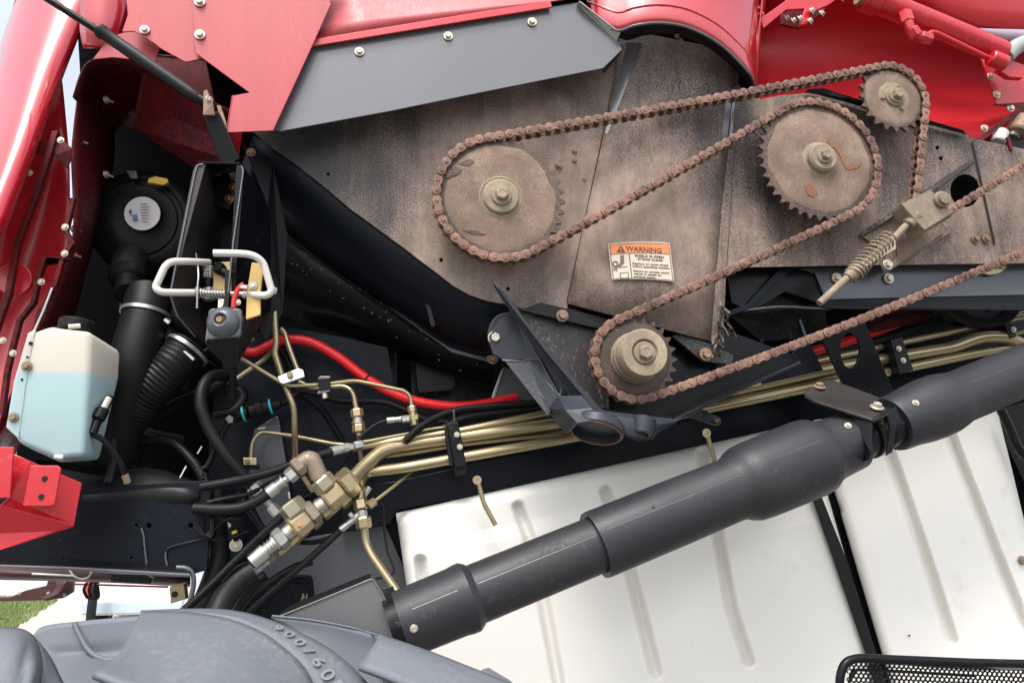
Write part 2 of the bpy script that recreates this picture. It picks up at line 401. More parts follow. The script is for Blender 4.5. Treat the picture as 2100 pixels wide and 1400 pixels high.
while cnt < 16000:
    x, y = random.uniform(min(xs), max(xs)), random.uniform(min(ys), max(ys))
    if not inpoly(x, y, gp): continue
    a = random.random()*6.28; h = random.uniform(.05, .14); s = len(V); dx, dy = math.cos(a)*.012, math.sin(a)*.012
    V += [(x-dx, y-dy, .004), (x+dx, y+dy, .004), (x+random.uniform(-.05, .05), y+random.uniform(-.05, .05), h)]; F.append([s, s+1, s+2]); cnt += 1
o = mobj('grass', V, F, grassm); tag(o, 'bright green grass strip beyond the machine frame', 'grass', kind='stuff')
stone = mat('pale_stone', (.5, .45, .38), .85, var=.4, big=6, bump=.3)
V, F = [], []
for i in range(2600):
    p = ground_pt(random.uniform(40, 250), random.uniform(1236, 1310)); r = random.uniform(.02, .06); s = len(V)
    for k in range(6):
        a = k*math.tau/6; V.append((p.x+r*math.cos(a)*random.uniform(.7, 1.2), p.y+r*math.sin(a)*random.uniform(.7, 1.2), .005))
    V.append((p.x, p.y, r*.7))
    for k in range(6): F.append([s+k, s+(k+1) % 6, s+6])
o = mobj('gravel', V, F, stone); tag(o, 'pale loose gravel between the grass and the van', 'gravel', kind='stuff')
# parked white van
vanp = mat('white_van_paint', (.75, .77, .80), .25, coat=.5, bump=0, var=.02)
glass = mat('van_glass', (.42, .50, .56), .08, bump=0)
lamp = mat('tail_lamp', (.5, .03, .02), .3, bump=0)
p0 = ground_pt(268, 1290); p0 = Vector((p0.x, p0.y, 0))
van = thing('parked_van', p0, 'white van parked on the yard seen under the black chassis beam', 'van')
def vbox(name, x0, x1, y0, y1, z0, z1, m, par, tx=0, bev=.03):
    V = [p0+Vector(v) for v in ((x0, y0, z0), (x1, y0, z0), (x1, y1, z0), (x0, y1, z0), (x0+tx, y0+abs(tx)*.6, z1), (x1-tx, y0+abs(tx)*.6, z1), (x1-tx, y1, z1), (x0+tx, y1, z1))]
    return mobj(name, V, [[0, 1, 2, 3], [4, 5, 6, 7], [0, 1, 5, 4], [1, 2, 6, 5], [2, 3, 7, 6], [3, 0, 4, 7]], m, par, False, bev, 3)
bd = vbox('body', -.95, .95, 0, 4.2, .28, .95, vanp, van); vbox('cabin', -.93, .93, .02, 4.0, .94, 1.8, vanp, van, .14)
wn = vbox('rear_window', -.68, .68, .03, .2, 1.02, 1.6, glass, van, .1, .05)
for s in (-1, 1):
    vbox('tail_lamp', s*.86-.07, s*.86+.07, -.02, .1, .62, 1.0, lamp, van, 0, .02)
    for y in (.8, 3.3):
        wc = p0+Vector((s*.80, y, .32)); wh = lathe('wheel', [(.2, -.1), (.32, -.09), (.32, .09), (.2, .1)], wc, Vector((1, 0, 0)), rub, van, 24)
        lathe('rim', [(.19, -.115), (.17, -.12), (.02, -.10)], wc, Vector((-s, 0, 0))*-1, zinc, wh, 16)
vbox('bumper', -.96, .96, -.06, .1, .3, .55, glass, van, 0, .04)
post = thing('yard_post', ground_pt(182, 1300), 'short dark steel post standing beside the white van', 'post')
q = ground_pt(182, 1300); sweep('shaft', [q, q+Vector((0, 0, .35)), q+Vector((0, 0, 1.25))], .09, blkd, post, 8); sweep('cap', [q+Vector((0, 0, 1.25)), q+Vector((0, 0, 1.29))], .12, blkd, post, 8)

# ================================================================ BLACK BODY BEHIND
def grp(name, px, py, Y, label, cat, group=None): return thing(name, W(px, py, Y), label, cat, group)
body = grp('machine_body', 900, 1100, .4, 'black painted body of the harvester behind all the pipes and chains', 'machine body')
plate('rear_wall', [(150, -80), (2500, -80), (2500, 1500), (430, 1500), (425, 1000), (240, 985), (20, 985), (60, 820), (140, 560), (175, 330)], .75, .02, matb, body)
sheet('shade_slab', [(150, -70, 0.05), (2300, -110, 0.05), (2300, -70, .78), (150, -60, .78)], .01, matb, body)  # unseen slab over the bay, added to shade it
# big navy side wall under the duct, with its right hand jog
plate('side_wall', [(455, 690), (600, 672), (700, 690), (795, 712), (812, 815), (1000, 835), (1100, 810), (1600, 700), (2300, 560), (2300, 900), (1500, 930), (820, 1050), (838, 1210), (838, 1500), (428, 1500), (428, 900)], .34, .012, navy, body,
      holes=[(538, 921, 6, 7), (575, 910, 3, 3), (905, 1098, 4, 3)])
plate('deep_panel', [(560, 400), (1100, 560), (1100, 880), (780, 860), (790, 700), (560, 690)], .55, .01, blk, body)
plate('side_rail', [(700, 1000), (815, 985), (2300, 655), (2300, 760), (1500, 925), (815, 1046), (800, 1075), (700, 1090)], .26, .03, navy, body, bev=.003)
plate('lower_panel', [(428, 1180), (640, 1100), (790, 1075), (840, 1190), (842, 1500), (428, 1500)], .30, .01, panelg, body, bev=.002)
plate('rib_panel', [(520, 880), (570, 850), (590, 960), (600, 1080), (560, 1110), (505, 1010)], .315, .01, buff, body, bev=.003)  # lighter grey stands in for a highlight on this panel
plate('mount_panel', [(490, 1225), (600, 1178), (640, 1180), (645, 1225), (600, 1262), (480, 1300)], .20, .02, navy, body, bev=.004, rnd=10)
bolt(617, 1221, .19, 14, body, boltr); tag(sheet('gusset', [(590, 1195, .12), (612, 1185, .16), (640, 1200, .19), (628, 1245, .19), (600, 1230, .17)], .004, navy, body))
# duct below the grimy plate
duct = grp('sloped_duct', 760, 520, .15, 'glossy black sloped duct under the lower edge of the grimy plate', 'duct')
loft('duct_skin', [[(520, 278, .01), (610, 335, .01), (720, 428, .01), (830, 510, .01), (905, 562, .01), (965, 604, .01), (1035, 624, .01)],
                   [(500, 330, .12), (560, 400, .12), (660, 490, .12), (760, 570, .12), (850, 630, .12), (930, 680, .12), (1020, 700, .12)],
                   [(480, 380, .24), (560, 455, .24), (650, 525, .24), (750, 598, .24), (850, 665, .24), (925, 716, .24), (1012, 738, .24)]], navy, duct, sub=2, th=.004)
sheet('lip', [(586, 462, .225), (700, 540, .225), (800, 612, .225), (929, 706, .225), (1008, 728, .225), (1008, 744, .225), (926, 722, .225), (796, 628, .225), (697, 556, .225)], .006, buff, duct)
loft('lower_skin', [[(480, 380, .25), (600, 490, .25), (750, 610, .25), (925, 722, .25), (1012, 742, .25)], [(470, 560, .36), (560, 640, .38), (720, 690, .40), (900, 760, .42), (1010, 790, .42)]], blk, duct, sub=2, th=.004)
plate('seam_strip', [(868, 560), (877, 558), (882, 620), (893, 668), (884, 670), (872, 622)], .09, .003, blkd, duct)
sheet('stiffener', [(955, 600, .02), (1040, 628, .02), (1030, 690, .16), (940, 690, .17)], .004, blkd, duct)
for q in ((1010, 735, .215),): bolt(*q, 12, duct, boltr)
random.seed(11)
chipm = mat('chaff', (.42, .34, .24), .8, bump=0)
V, F = [], []
for i in range(48):
    t = random.random(); px = 570+t*400+random.uniform(-60, 40); py = 452+t*275+random.uniform(-6, 60); p = W(px, py, .218-.0*t); a = random.random()*6.3; L = random.uniform(.001, .0045); d = Vector((math.cos(a), 0, math.sin(a)))*L; e = Vector((-math.sin(a), 0, math.cos(a)))*.0006; s = len(V)
    V += [p-d-e, p+d-e, p+d+e, p-d+e]; F.append([s, s+1, s+2, s+3])
o = mobj('chaff', V, F, chipm, duct); o['kind'] = 'stuff'
# cavity box behind casting
cav = grp('cavity_boxes', 900, 760, .45, 'black ribbed box deep behind the red hose below the duct', 'box')
sheet('side', [(812, 715, .40), (840, 700, .5), (845, 820, .5), (815, 815, .40)], .004, blk, cav)
plate('front', [(850, 735), (925, 728), (935, 800), (855, 808)], .46, .02, blkd, cav, rnd=14, bev=.004)
o = grp('bare_metal_plate', 1050, 790, .3, 'bright bare metal piece tucked behind the grey casting', 'plate')
sheet('plate', [(1034, 752, .28), (1062, 760, .28), (1105, 806, .28), (1100, 822, .28), (1005, 828, .28), (1012, 815, .28)], .004, shield, o); sheet('edge', [(1028, 758, .275), (1036, 752, .275), (1012, 824, .275), (1004, 826, .275)], .006, zinc, o)

# ================================================================ GRIMY SIDE PLATE AND HOUSING
gp_ = grp('chain_case_plate', 1000, 400, 0, 'large dust speckled side plate behind the big left sprocket', 'side plate')
plate('left_panel', [(510, 262), (560, 240), (620, 180), (1285, 60), (1268, 135), (1235, 290), (1205, 430), (1166, 617), (1160, 656), (1085, 636), (1033, 623), (998, 617), (962, 604), (928, 585), (900, 563), (865, 537), (830, 510), (775, 470), (720, 430), (660, 380), (600, 333), (560, 305), (527, 277)], 0.0, .006, grime, gp_,
      holes=[(905, 533, 4, 4), (1042, 592, 4, 4), (673, 357, 3, 3), (672, 357, 2, 2)][:3])
cornerm = grimed
hs_ = grp('curved_housing', 1340, 400, 0, 'curved dusty sheet metal housing rising into the red cylinder', 'housing')
def hrow(lx, ly, rx, ry, d0, d1):
    out = []
    for i in range(13):
        t = i/12; out.append((lx+(rx-lx)*t, ly+(ry-ly)*t, -d0*math.sin(math.pi*min(1, t*1.0))**.8*(1 if 0 < t < 1 else 0)-.003))
    return out
hsk = loft('housing_skin', [hrow(1272, 60, 1530, 110, .05, 0), hrow(1262, 150, 1508, 185, .045, 0), hrow(1235, 292, 1495, 300, .04, 0), hrow(1204, 432, 1480, 430, .035, 0), hrow(1180, 545, 1470, 560, .03, 0), hrow(1163, 622, 1458, 700, .03, 0)], grime, hs_, th=.003)
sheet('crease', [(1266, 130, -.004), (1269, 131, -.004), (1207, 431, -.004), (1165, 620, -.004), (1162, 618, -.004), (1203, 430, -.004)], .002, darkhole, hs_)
sheet('side_flange', [(1500, 150, -.006), (1522, 182, -.003), (1505, 330, -.003), (1490, 548, -.003), (1486, 640, -.003), (1484, 712, -.003), (1458, 700, -.006), (1470, 560, -.006), (1480, 430, -.006), (1495, 300, -.006), (1508, 186, -.006)], .003, grime, hs_)
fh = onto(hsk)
patch('sky_reflection_streak', fh, [(1286, 88), (1318, 90), (1247, 275), (1241, 275)], 3, 10, shield, hs_)  # pale strips painted in for sky reflected on the curved skin
patch('sky_reflection_streak', fh, [(1490, 178), (1502, 183), (1490, 290), (1478, 285)], 2, 8, shield, hs_)
sheet('bright_edge', [(1505, 176, -.012), (1511, 180, -.012), (1500, 300, -.012), (1493, 300, -.012)], .003, shield, hs_)  # pale edge strip, part of the same painted-in reflection
rt = grp('right_side_plate', 1750, 400, 0, 'speckled plate behind the chain tensioner and the two right sprockets', 'side plate')
plate('panel', [(1515, 178), (1560, 204), (1600, 196), (1668, 190), (1800, 226), (1975, 270), (1990, 283), (2062, 297), (2300, 350), (2300, 535), (2100, 540), (1700, 545), (1490, 549), (1500, 400)], 0.004, .006, grime, rt,
      holes=[(1980, 391, 31, 34), (1923, 303, 4, 4), (1930, 325, 4, 4), (1885, 390, 4, 4)])
sheet('top_flange', [(1650, 190, -.001), (1658, 184, -.03), (1690, 184, -.03), (1800, 218, -.03), (1975, 268, -.03), (1982, 277, -.001), (1800, 230, -.001), (1700, 200, -.001)], .003, blk, rt)
lathe('hole_collar', [(.043, 0), (.043, .05), (.040, .05), (.040, 0)], W(1980, 391, .008), Vector((0, 1, 0)), blkd, rt, 28, cap=False)
for q in ((2000, 490), (2022, 490)): bolt(*q, -.003, 9, rt, boltr, name='rivet')
sheet('seam', [(1992, 290, -.001), (1996, 290, -.001), (2042, 500, -.001), (2038, 500, -.001)], .001, blkd, rt)
for i, q in enumerate(((1183, 310, 6), (1150, 340, 8), (1183, 330, 5), (1203, 368, 4))): tag(bolt(q[0]-5, q[1], -.001, q[2], gp_, boltr, name='rivet'))
# lower grimy continuation with bolted bars
lb = grp('lower_case_plate', 1150, 700, .02, 'dirty brown lower case plate with a bolted bar beside the small sprocket', 'side plate')
plate('panel', [(1040, 620), (1165, 625), (1240, 660), (1250, 840), (1175, 820), (1110, 740), (1060, 680)], .02, .006, grimed, lb)
plate('back', [(1200, 640), (1500, 680), (1660, 740), (1380, 858), (1232, 842)], .05, .006, blk, lb)
sheet('bar', [(1063, 635, -.005), (1110, 620, -.005), (1245, 652, -.005), (1238, 676, -.005), (1150, 656, -.005)], .012, blkd, lb)
bolt(1153, 648, -.012, 13, lb, boltr)
sheet('rear_bar', [(1378, 688, -.004), (1400, 680, -.004), (1505, 728, -.004), (1500, 748, -.004), (1440, 740, -.004)], .012, grimed, lb)
bolt(1447, 727, -.012, 14, lb, boltr)
# torn seal at lower right corner of the housing
V = []; ts = grp('torn_seal', 1485, 670, -.01, 'frayed dusty seal hanging from the corner of the housing', 'seal')
random.seed(3)
for k in range(11):
    x, y = 1478+random.uniform(-6, 12), 620+k*9; P = [(x, y, -.012)]
    for j in range(4): P.append((P[-1][0]+random.uniform(-7, 9), P[-1][1]+random.uniform(2, 14), -.012-random.random()*.02))
    pipe('strand', P, random.uniform(1.5, 3.6), grimed if k % 3 else cream, ts, curve=True, k=3, seg=6)

# ================================================================ SPROCKETS AND CHAIN
YC = -.085
def c2(px, py): p = W(px, py, YC); return Vector((p.x, p.z))
def rad(px, py, r): return r*mpp(W(px, py, YC))
# circles: centre, pitch radius, direction (+ clockwise)
CA = (c2(1026, 407), rad(1026, 407, 131), 1); CD = (c2(1829, 203), rad(1829, 203, 71), 1)
CT = (c2(1893, 436), rad(1893, 436, 24), -1); CE = (c2(2275, 335), rad(2275, 335, 90), 1)
CC = (c2(1301, 735), rad(1301, 735, 86), 1); CB = (c2(1678, 330), rad(1678, 330, 128), -1)
circ = [CA, CD, CT, CE, CC, CB]
touch = []
for i in range(6):
    (a, ra, sa), (b, rb, sb) = circ[i], circ[(i+1) % 6]
    D = b-a; d = D.normalized(); l = Vector((-d.y, d.x)); ca = (sa*ra-sb*rb)/D.length; n = d*ca+l*math.sqrt(max(0, 1-ca*ca))
    touch.append((a+n*sa*ra, b+n*sb*rb))
path = []
for i in range(6):
    c, r, s = circ[i]; p, q = touch[i-1][1], touch[i][0]
    a0 = math.atan2(p.y-c.y, p.x-c.x); a1 = math.atan2(q.y-c.y, q.x-c.x)
    da = (a0-a1) % math.tau if s > 0 else (a1-a0) % math.tau
    n = max(3, int(da*r/.004))
    for k in range(n+1):
        a = a0-s*da*k/n if s > 0 else a0+da*k/n
        path.append(c+Vector((math.cos(a), math.sin(a)))*r)
    # straight run with a little sag
    b0, b1 = touch[i]; L = (b1-b0).length; m_ = max(2, int(L/.01)); sg = .012*L*(1 if i in (3,) else .35)
    for k in range(1, m_):
        t = k/m_; path.append(b0.lerp(b1, t)+Vector((0, -sg*4*t*(1-t))))
path.append(path[0])
tot = sum((path[i+1]-path[i]).length for i in range(len(path)-1))
PITCH_ = 22.0*mpp(W(1028, 405, YC)); NL = int(round(tot/PITCH_/2))*2; PITCH_ = tot/NL
joints = []; acc = 0; nxt = 0
for i in range(len(path)-1):
    L = (path[i+1]-path[i]).length
    while acc+L >= nxt-1e-9 and len(joints) < NL:
        joints.append(path[i].lerp(path[i+1], (nxt-acc)/L if L else 0)); nxt += PITCH_
    acc += L
def link_mesh(name, hw, th, hgt, cyl, m, m2):
    V, F, FM = [], [], []
    h = hgt/2; x = PITCH_/2
    prof = []
    for k in range(7): a = -math.pi/2+k*math.pi/6; prof.append((x+h*math.cos(a), h*math.sin(a)))
    prof.append((0, h*.66))
    for k in range(7): a = math.pi/2+k*math.pi/6; prof.append((-x+h*math.cos(a), h*math.sin(a)))
    prof.append((0, -h*.66)); n = len(prof)
    for sgn in (-1, 1):
        ya, yb = sgn*hw, sgn*(hw-th); s = len(V); ins = .88
        V += [(px_, yb, pz) for px_, pz in prof]+[(px_, ya-sgn*th*.3, pz) for px_, pz in prof]
        V += [(px_*.97, ya, pz*ins) for px_, pz in prof]
        F.append([s+j for j in range(n)]); F.append([s+2*n+j for j in range(n)])
        for q in (0, 1):
            for j in range(n): F.append([s+q*n+j, s+q*n+(j+1) % n, s+(q+1)*n+(j+1) % n, s+(q+1)*n+j])
    FM = [0]*len(F)
    for sx in (-1, 1):
        r, w2 = cyl; s = len(V); k = 10
        for y in (-w2, w2):
            for j in range(k): a = j*math.tau/k; V.append((sx*x+r*math.cos(a), y, r*math.sin(a)))
        F.append([s+j for j in range(k)]); F.append([s+k+j for j in range(k)])
        for j in range(k): F.append([s+j, s+(j+1) % k, s+k+(j+1) % k, s+k+j])
        FM += [1]*(k+2)
    me = bpy.data.meshes.new(name); me.from_pydata(V, [], F); me.materials.append(m); me.materials.append(m2)
    me.polygons.foreach_set('material_index', FM)
    bm = bmesh.new(); bm.from_mesh(me); bmesh.ops.recalc_face_normals(bm, faces=bm.faces); bm.to_mesh(me); bm.free()
    me.polygons.foreach_set('use_smooth', [True]*len(me.polygons)); me.set_sharp_from_angle(angle=R(38)); return me
HG = PITCH_*.92
lo = link_mesh('outer_link', PITCH_*.58, PITCH_*.12, HG, (PITCH_*.17, PITCH_*.66), chainm, chainm)
li = link_mesh('inner_link', PITCH_*.44, PITCH_*.12, HG*.98, (PITCH_*.30, PITCH_*.33), chainm, rollm)
chain = thing('roller_chain', Vector((joints[0].x, YC, joints[0].y)), 'rusty dust caked roller chain looped round the four toothed sprockets', 'chain')
for i in range(NL):
    a, b = joints[i], joints[(i+1) % NL]; c = (a+b)/2; d = b-a
    o = bpy.data.objects.new('link', lo if i % 2 else li); COL.objects.link(o); reg(o, Vector((c.x, YC, c.y)), chain)
    o.rotation_euler = (random.gauss(0, .012), -math.atan2(d.y, d.x), 0); o.scale = (d.length/PITCH_, 1, 1)
def sprocket(name, cr_, teeth, label, cat, dustm, hub, hubr, face=.88, group='toothed chain sprockets', cname=None, toothdir=0):
    c, r, s = cr_; C3 = Vector((c.x, YC, c.y)); t = thing(name, C3, label, cat, group)
    teeth = teeth or int(round(math.tau*r/PITCH_)); hw = PITCH_*.17; out = []
    rr, ro = r-PITCH_*.30, r+PITCH_*.22
    for k in range(teeth):
        for f, q in ((-.5, rr), (-.32, rr+.0005), (-.17, r), (-.05, ro), (.05, ro), (.17, r), (.32, rr+.0005)):
            a = (k+f)*math.tau/teeth+toothdir; out.append((q*math.cos(a), q*math.sin(a)))
    n = len(out); V = [C3+Vector((x, y, z)) for y in (-hw, hw) for x, z in out]+[C3+Vector((0, -hw, 0)), C3+Vector((0, hw, 0))]
    F = [[j, (j+1) % n, n+(j+1) % n, n+j] for j in range(n)]+[[j, (j+1) % n, 2*n] for j in range(n)]+[[n+j, n+(j+1) % n, 2*n+1] for j in range(n)]
    mobj('toothed_rim', V, F, toothm, t, False)
    # dust caked face disc, slightly uneven edge
    V, F = [], []; K = 72; rings = [(0.0, .0035), (.3, .0032), (.6, .0036), (.85, .003), (.97, .0018), (1.0, 0)]
    for f, h in rings:
        for j in range(K):
            a = j*math.tau/K; q = r*face*f*(1+.012*mnoise.noise(Vector((math.cos(a)*3, math.sin(a)*3, r*90)))*(f > .9)*3)
            V.append(C3+Vector((q*math.cos(a), -hw-h-.0012*mnoise.noise(Vector((math.cos(a)*f*4, math.sin(a)*f*4, 1)))*(f > .2), q*math.sin(a))))
    for i in range(len(rings)-1):
        for j in range(K): F.append([i*K+j, i*K+(j+1) % K, (i+1)*K+(j+1) % K, (i+1)*K+j])
    mobj('face', V, F, dustm, t, True)
    h = lathe('hub', [(q*hubr, hw+z) for q, z in hub], C3, FRONT, hubm, t, 40)
    zt = hub[-1][1]+hw
    me = bolt_mesh()
    return t, C3, hw, zt
def hubbolt(t, C3, z, r, m=hubm, name='bolt'):
    if m.name not in BM:
        me = bolt_mesh(); me.materials.append(m); me.polygons.foreach_set('use_smooth', [True]*len(me.polygons)); me.set_sharp_from_angle(angle=R(30)); BM[m.name] = me
    o = bpy.data.objects.new(name, BM[m.name]); COL.objects.link(o); reg(o, C3+FRONT*z, t); o.scale = (r, r, r); o.rotation_euler = (0, random.random(), 0)
m1 = mpp(W(1028, 405, YC))
t, C3, hw, zt = sprocket('sprocket', CA, 36, 'big sprocket with patchy flaking dust at the left end of the chain', 'sprocket', dusty, [(1, 0), (1, .003), (.93, .006), (.90, .004), (.80, .004), (.80, .012), (.74, .015), (.0, .015)], 46*m1)
hubbolt(t, C3, zt, 21*m1)
def jag(P, amp, k=4):
    out = []
    for a, b in zip(P, P[1:]+P[:1]):
        for q in range(k):
            f = q/k; out.append((a[0]+(b[0]-a[0])*f+random.uniform(-amp, amp), a[1]+(b[1]-a[1])*f+random.uniform(-amp, amp)))
    return out
for P in ([(914, 366), (918, 352), (935, 340), (948, 348), (938, 358), (925, 362)], [(940, 336), (960, 326), (975, 332), (958, 340)], [(948, 470), (975, 472), (998, 480), (975, 482)], [(905, 420), (912, 425), (914, 450), (907, 445)], [(1118, 352), (1130, 365), (1138, 385), (1128, 372)]):
    plate('bare_patch', jag(P, 1.6), YC-hw-.0050, .0006, toothm, t, bev=.0001)
t, C3, hw, zt = sprocket('sprocket', CB, 38, 'largest dust covered sprocket with rusty flaked patches and bare teeth low on its rim', 'sprocket', dusty, [(1, 0), (1, .004), (.9, .006), (.82, .008), (.80, .022), (.70, .028), (.0, .028)], 42*m1)
hubbolt(t, C3, zt, 18*m1)
for P in ([(1697, 284), (1716, 293), (1726, 310), (1735, 322), (1733, 340), (1748, 338), (1768, 333), (1757, 346), (1745, 349), (1733, 347), (1726, 330), (1719, 312), (1703, 298)], [(1650, 380), (1664, 378), (1677, 396), (1668, 405), (1655, 398)]):
    plate('flaked_patch', jag(P, 1.1, 2), YC-hw-.0052, .0008, rust, t, bev=.0002)
t, C3, hw, zt = sprocket('sprocket', CD, 20, 'small upper sprocket with three bolts against the red panel', 'sprocket', dusty, [(1, 0), (1, .003), (.9, .005), (.62, .005), (.60, .012), (.56, .014), (0, .014)], 40*m1)
hubbolt(t, C3, zt, 19*m1)
for a in (60, 190, 300): hubbolt(t, C3+Vector((math.cos(R(a))*31*m1, 0, math.sin(R(a))*31*m1)), hw+.004, 7*m1, boltr)
t, C3, hw, zt = sprocket('sprocket', CC, 24, 'lower sprocket with tall cream stepped hub above the grey casting', 'sprocket', toothm, [(1, 0), (1, .012), (.97, .014), (.97, .030), (.93, .034), (.93, .075), (.86, .083), (.52, .085), (.46, .076), (0, .076)], 52*m1)
hubbolt(t, C3, zt, 22*m1)
t, C3, hw, zt = sprocket('sprocket', CE, 26, 'dusty sprocket turning the chain at its far end beyond the tensioner', 'sprocket', dusty, [(1, 0), (1, .003), (.8, .005), (.8, .015), (0, .016)], 40*m1)
hubbolt(t, C3, zt, 19*m1)
t, C3, hw, zt = sprocket('idler_sprocket', CT, 9, 'small idler sprocket under the cream tensioner block', 'sprocket', dusty, [(1, 0), (0, .01)], 12*m1)

# ================================================================ WARNING DECAL
wl = grp('warning_decal', 1313, 538, -.05, 'cream and orange warning decal stuck on the curved housing', 'decal')
YD = -.0415
nrm = (Vector((0, -1, 0))+Vector((.0, 0, 0))).normalized()
Q = lambda u, v: ((1247+2*0+(1373-1247)*u)+(8*v)+(-2)*0+u*v*2, (500+(498-500)*u)-(3.5*4*u*(1-u)*.9)+(74+6*u)*v)
def dpoly(us): return [Q(u, v) for u, v in us]
def dl(u0, v0, u1, v1, k=8): return dpoly([(u0+(u1-u0)*i/k, v0) for i in range(k+1)]+[(u1-(u1-u0)*i/k, v1) for i in range(k+1)])
plate('decal_sheet', dl(0, 0, 1, 1), YD, .0008, labelc, wl, rnd=4, bev=.0002)
plate('header', dl(.035, .04, .975, .29), YD-.0006, .0006, orange, wl, bev=.0001)
def strip(u0, v0, u1, v1, nm='rule'): plate(nm, dl(u0, v0, u1, v1, 6), YD-.0012, .0006, inkl, wl, bev=.0001)
strip(.02, .025, .985, .04); strip(.03, .96, .985, .975); strip(.018, .03, .032, .97); strip(.975, .03, .988, .97); strip(.03, .285, .98, .30); strip(.315, .29, .33, .97)
def dtext(s, u, v, sz, al='LEFT', m=inkl, fit=60, nm='lettering'):
    x, y = Q(u, v); return text(nm, s, x, y, YD-.0012, sz, m, wl, align=al, rot=-.6, fit=fit)
dtext('WARNING', .275, .225, 10.5, fit=77, m=ink)
x, y = Q(.12, .255); plate('hazard_triangle', [(x, y), (x+18, y), (x+9, y-15)], YD-.0012, .0006, ink, wl, bev=.0001)
plate('hazard_mark', [(x+8, y-10), (x+10, y-10), (x+9.7, y-2), (x+8.3, y-2)], YD-.0018, .0004, orange, wl, bev=.0001)
dtext('SHIELD IS OPEN', .41, .385, 4.6, fit=62, m=ink); dtext('STAND CLEAR', .45, .475, 4.6, fit=54, m=ink)
for i, s in enumerate(('Replace or close shield', 'before operating machine', '', 'Failure to comply could', 'result in death or', 'serious injury')):
    if s: dtext(s, .355, .585+.075*i-.02*(i > 2), 3.6, fit=len(s)*3.32, m=ink)
# pictogram: entangled arm at a sprocket
def ringp(cx, cy, r0, r1, nm): 
    plate(nm, [(cx+r0*math.cos(a*math.tau/20), cy+r0*math.sin(a*math.tau/20)) for a in range(20)], YD-.0012, .0006, ink, wl, holes=[(cx, cy, r1, r1)], bev=.0001)
ringp(1262, 541, 6, 3.6, 'pictogram'); plate('pictogram', [(1272, 523), (1280, 523), (1280, 540), (1272, 546), (1266, 546), (1270, 541), (1272, 536)], YD-.0012, .0006, inkl, wl, bev=.0001)
plate('pictogram', [(1258, 548), (1287, 546), (1287, 547), (1258, 549.5)], YD-.0012, .0005, inkl, wl, bev=.0001)
plate('pictogram', [(1257, 552), (1266, 550), (1266, 557), (1263, 553), (1259, 556)], YD-.0012, .0005, inkl, wl, bev=.0001)
plate('pictogram', [(1271, 559), (1289, 558), (1290, 571), (1272, 572)], YD-.0012, .0005, inkl, wl, bev=.0001)
plate('pictogram', [(1273, 561), (1287, 560), (1288, 569), (1274, 570)], YD-.0017, .0004, labelc, wl, bev=.0001)

# ================================================================ RED PANELS AND GREY SHIELD
sh = grp('grey_shield', 900, 150, -.09, 'smooth grey sheet metal shield with three bolts above the speckled plate', 'shield')
plate('shield_sheet', [(634, 93), (1000, 34), (1186, 5), (1268, 82), (1276, 102), (1237, 140), (1000, 187), (800, 228), (577, 269), (556, 266)], -.10, .004, shield, sh)
sheet('folded_edge', [(1183, 10, -.10), (1188, 3, -.125), (1272, 68, -.125), (1264, 86, -.10)], .003, zinc, sh)
sheet('lower_return', [(1237, 141, -.099), (1276, 103, -.099), (1272, 112, -.03), (1238, 152, -.03)], .003, blkd, sh)
for q in ((737, 107), (919, 75), (1091, 46)): bolt(q[0], q[1], -.102, 10, sh)
p1 = grp('arrow_shaped_red_panel', 540, 120, -.13, 'faded and sky tinted red panel with a pointed notch beside the grey shield', 'panel')
plate('panel_sheet', [(392, -40), (700, -40), (676, 6), (637, 93), (557, 268), (465, 272), (478, 196), (512, 190), (400, 108)], -.13, .004, red_d, p1)
sheet('return_flange', [(465, 272, -.128), (478, 196, -.128), (482, 200, -.09), (472, 274, -.09)], .003, red_d, p1)
sheet('bottom_tab', [(465, 271, -.128), (497, 270, -.128), (489, 326, -.05)], .003, red, p1)
sheet('edge_strip', [(674, 6, -.134), (680, 6, -.134), (641, 93, -.134), (560, 268, -.134), (556, 268, -.134), (636, 93, -.134)], .003, red_d, p1)
for q in ((410, 5), (410, 72)): bolt(q[0], q[1], -.132, 11, p1)
p2 = grp('top_red_panel', 900, 20, -.08, 'long dusty and sky tinted red panel along the top edge of the grey shield', 'panel')
loft('panel_sheet', [[(660, -80, -.08), (900, -80, -.08), (1240, -80, -.08)], [(660, 0, -.10), (900, 0, -.10), (1215, -12, -.10)], [(632, 82, -.115), (1000, 24, -.115), (1180, -4, -.115)]], red_d, p2, sub=3)
sheet('bottom_flange', [(632, 82, -.118), (1000, 22, -.118), (1130, 3, -.118), (1132, 15, -.118), (1000, 36, -.118), (634, 96, -.118)], .006, red, p2)
p3 = grp('front_red_panel', 320, 60, -.10, 'pale reflecting red panel with one bolt behind the gas strut', 'panel')
plate('panel_sheet', [(255, -40), (400, -40), (400, 108), (425, 118), (381, 128), (330, 100), (315, 88), (275, 64), (250, 66), (262, 30)], -.115, .004, red_d, p3, rnd=4)
bolt(297, 62, -.118, 10, p3); p3b = sheet('lower_tongue', [(225, 75, -.06), (272, 62, -.06), (328, 98, -.06), (318, 128, -.06), (270, 122, -.06), (232, 118, -.06), (190, 122, -.06)], .003, red_d, p3)
